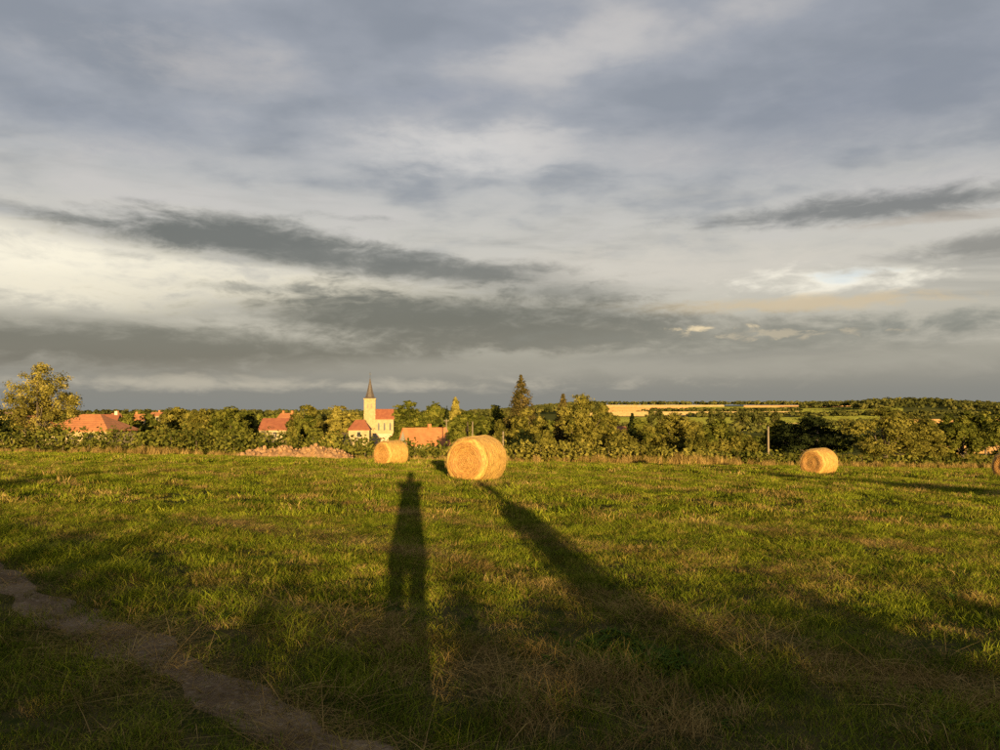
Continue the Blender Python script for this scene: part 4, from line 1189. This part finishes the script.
def dryness(x, y):
    n = track_n(x, y); s = x * PT.x + y * PT.y
    d = np.zeros_like(x)
    for c, wd, amt in ((3.2, .45, .8), (5.45, .22, .8), (7.9, .25, .7), (10.4, .3, .75), (13.4, .3, .8), (17, .4, .8), (21, .45, .8), (25.5, .5, .8), (31, .6, .8), (37, .7, .8), (44, .8, .8)):
        wob_ = .25 * np.sin(s * .6 + c)
        d += amt * np.exp(-((n - c - wob_) / wd) ** 2) * (vnoise(s, n * 0 + c, 1.4, 5) * 1.3)
    d += .40 * np.clip(vnoise(x, y, .9, 9) - .62, 0, 1) * 2 + .15 * np.clip(vnoise(x, y, 3.0, 10) - .55, 0, 1) * 2
    return np.clip(d + .07, 0, 1)
def area_pts(n, y0, y1, margin, slope=.86):
    y = np.sqrt(rng.random(n) * (y1 ** 2 - y0 ** 2) + y0 ** 2); half = y * slope + margin
    return np.stack([(rng.random(n) * 2 - 1) * half, y], -1)

# near grass
XY = np.concatenate([area_pts(17000, 1.0, 12.5, 1.5), np.stack([(rng.random(3600) * 2 - 1) * 6, rng.random(3600) * 7 - 4.5], -1)])
n = track_n(XY[:, 0], XY[:, 1]); s = XY[:, 0] * PT.x + XY[:, 1] * PT.y
off = n - PC - .03 * np.sin(s * 1.1)
dr = dryness(XY[:, 0], XY[:, 1]); u = rng.random(len(XY))
idx = np.where(u < dr, np.where(rng.random(len(XY)) < .65, 3, 2), np.where(rng.random(len(XY)) < .18, 2, rng.integers(0, 2, len(XY))))
scl = .75 + .5 * rng.random(len(XY))
# uncut band on the far side of the track, dry long grass beyond it, tufts by the rut
band = (off > .38) & (off < 1.15)
idx = np.where(band & (rng.random(len(XY)) < .40), 4, idx)
band2 = (off > .75) & (off < 1.9) & (s > -3.6) & (vnoise(XY[:, 0], XY[:, 1], .7, 3) > .42)
idx = np.where(band2 & (rng.random(len(XY)) < .28), 5, idx)
nearside = off < -.35
idx = np.where(nearside & (rng.random(len(XY)) < .22), np.where(rng.random(len(XY)) < .4, 6, 8), idx)
idx = np.where(nearside & (rng.random(len(XY)) < .12), 4, idx)
rut = np.abs(off) < .13 + .10 * vnoise(s, off * 0 + 3, .5, 71)
idx = np.where(rut, np.where(rng.random(len(XY)) < .35, 6, 8), idx)
keep = (~rut | (rng.random(len(XY)) < .22 + .6 * vnoise(XY[:, 0], XY[:, 1], .35, 61) ** 2)) & ((vnoise(XY[:, 0], XY[:, 1], .32, 31) > .20) | (rng.random(len(XY)) < .3))
scl = scl * (.65 + .75 * vnoise(XY[:, 0], XY[:, 1], .45, 33))
weedzone = np.hypot(XY[:, 0] - .75, XY[:, 1] - 5.1) < .55
idx = np.where(weedzone & (rng.random(len(XY)) < .35), 7, idx)
idx = np.where((rng.random(len(XY)) < .012) & ~rut, 7, idx)
scatter('near_grass', 'cut grass with dry tufts in the shaded and sunlit foreground', XY[keep], idx[keep], scl[keep], NEAR)
# loose straw left in swaths
sw = []
for c, s0, s1, k in ((5.45, -3.4, .2, 120), (5.4, -10, -5.2, 170), (7.9, -9, -1.5, 90), (10.4, -8, 1, 120), (3.3, -5, -2.5, 60), (2.2, -6, 6, 320), (3.3, -6, 0, 60)):
    ss = s0 + (s1 - s0) * rng.random(k); nn_ = c + .16 * rng.normal(size=k) + .25 * np.sin(ss * .6 + c) * (c > 3)
    sw.append(np.stack([PN.x * nn_ + PT.x * ss, PN.y * nn_ + PT.y * ss], -1))
sw = np.concatenate(sw); sw = sw[np.hypot(sw[:, 0], sw[:, 1]) > .8]
scatter('loose_straw', 'loose dry straw lying in lines along the mown field', sw, np.full(len(sw), 6), .8 + .7 * rng.random(len(sw)), NEAR, cat='straw')
# middle and far grass
XY = area_pts(15000, 11.5, 31, 2)
dr = dryness(XY[:, 0], XY[:, 1]); u = rng.random(len(XY))
idx = np.where(u < dr, np.where(rng.random(len(XY)) < .6, 3, 2), np.where(rng.random(len(XY)) < .2, 2, rng.integers(0, 2, len(XY))))
kp = (vnoise(XY[:, 0], XY[:, 1], .5, 41) > .22) | (rng.random(len(XY)) < .3)
scl = (.75 + .5 * rng.random(len(XY))) * (.6 + .85 * vnoise(XY[:, 0], XY[:, 1], .7, 43))
scatter('field_grass', 'mown green grass in the middle of the field around the bales', XY[kp], idx[kp], scl[kp], MID)
XY = area_pts(30000, 29.5, 72, 3)
edge_y = np.interp(XY[:, 0] / XY[:, 1] * F + 500, [-100, 240, 460, 700, 760, 1100], [62.5, 61.5, 61.5, 64, 68.5, 69])
dr = dryness(XY[:, 0], XY[:, 1]); u = rng.random(len(XY))
idx = np.where(u < dr, np.where(rng.random(len(XY)) < .6, 3, 2), np.where(rng.random(len(XY)) < .2, 2, rng.integers(0, 2, len(XY))))
scl = .75 + .5 * rng.random(len(XY))
scl = scl * (.55 + .95 * vnoise(XY[:, 0], XY[:, 1], 1.1, 47))
keep = (XY[:, 1] < edge_y - .3) & ((vnoise(XY[:, 0], XY[:, 1], .8, 45) > .22) | (rng.random(len(XY)) < .3))
scatter('far_grass', 'mown green grass at the far side of the field', XY[keep], idx[keep], scl[keep], FAR)
# dry tall verge at the foot of the hedges
k = 850
px = -80 + 1160 * rng.random(k); ey = np.interp(px, [-100, 240, 460, 700, 760, 1100], [62.5, 61.5, 61.5, 64, 68.5, 69])
yy = ey - .9 + 1.3 * rng.random(k)
XY = np.stack([(px - 500) / F * yy, yy], -1)
sc_ = np.interp(px, [-80, 60, 150, 230, 300, 400, 560, 690, 760, 1080], [.5, .7, 1.1, .6, .5, .6, .9, 1.4, .9, .9]) * (.6 + .7 * rng.random(k))
scatter('verge_grass', 'tall dry grass along the foot of the hedges', XY, np.where(rng.random(k) < .72, 4, 5), sc_, FAR)
# pasture beyond the hedge line
XY = area_pts(9000, 70, 150, 3)
scatter('pasture_grass', 'rough grass beyond the hedge line', XY, rng.choice([0, 2, 3, 5], len(XY)), 1.6 + .8 * rng.random(len(XY)), FAR)
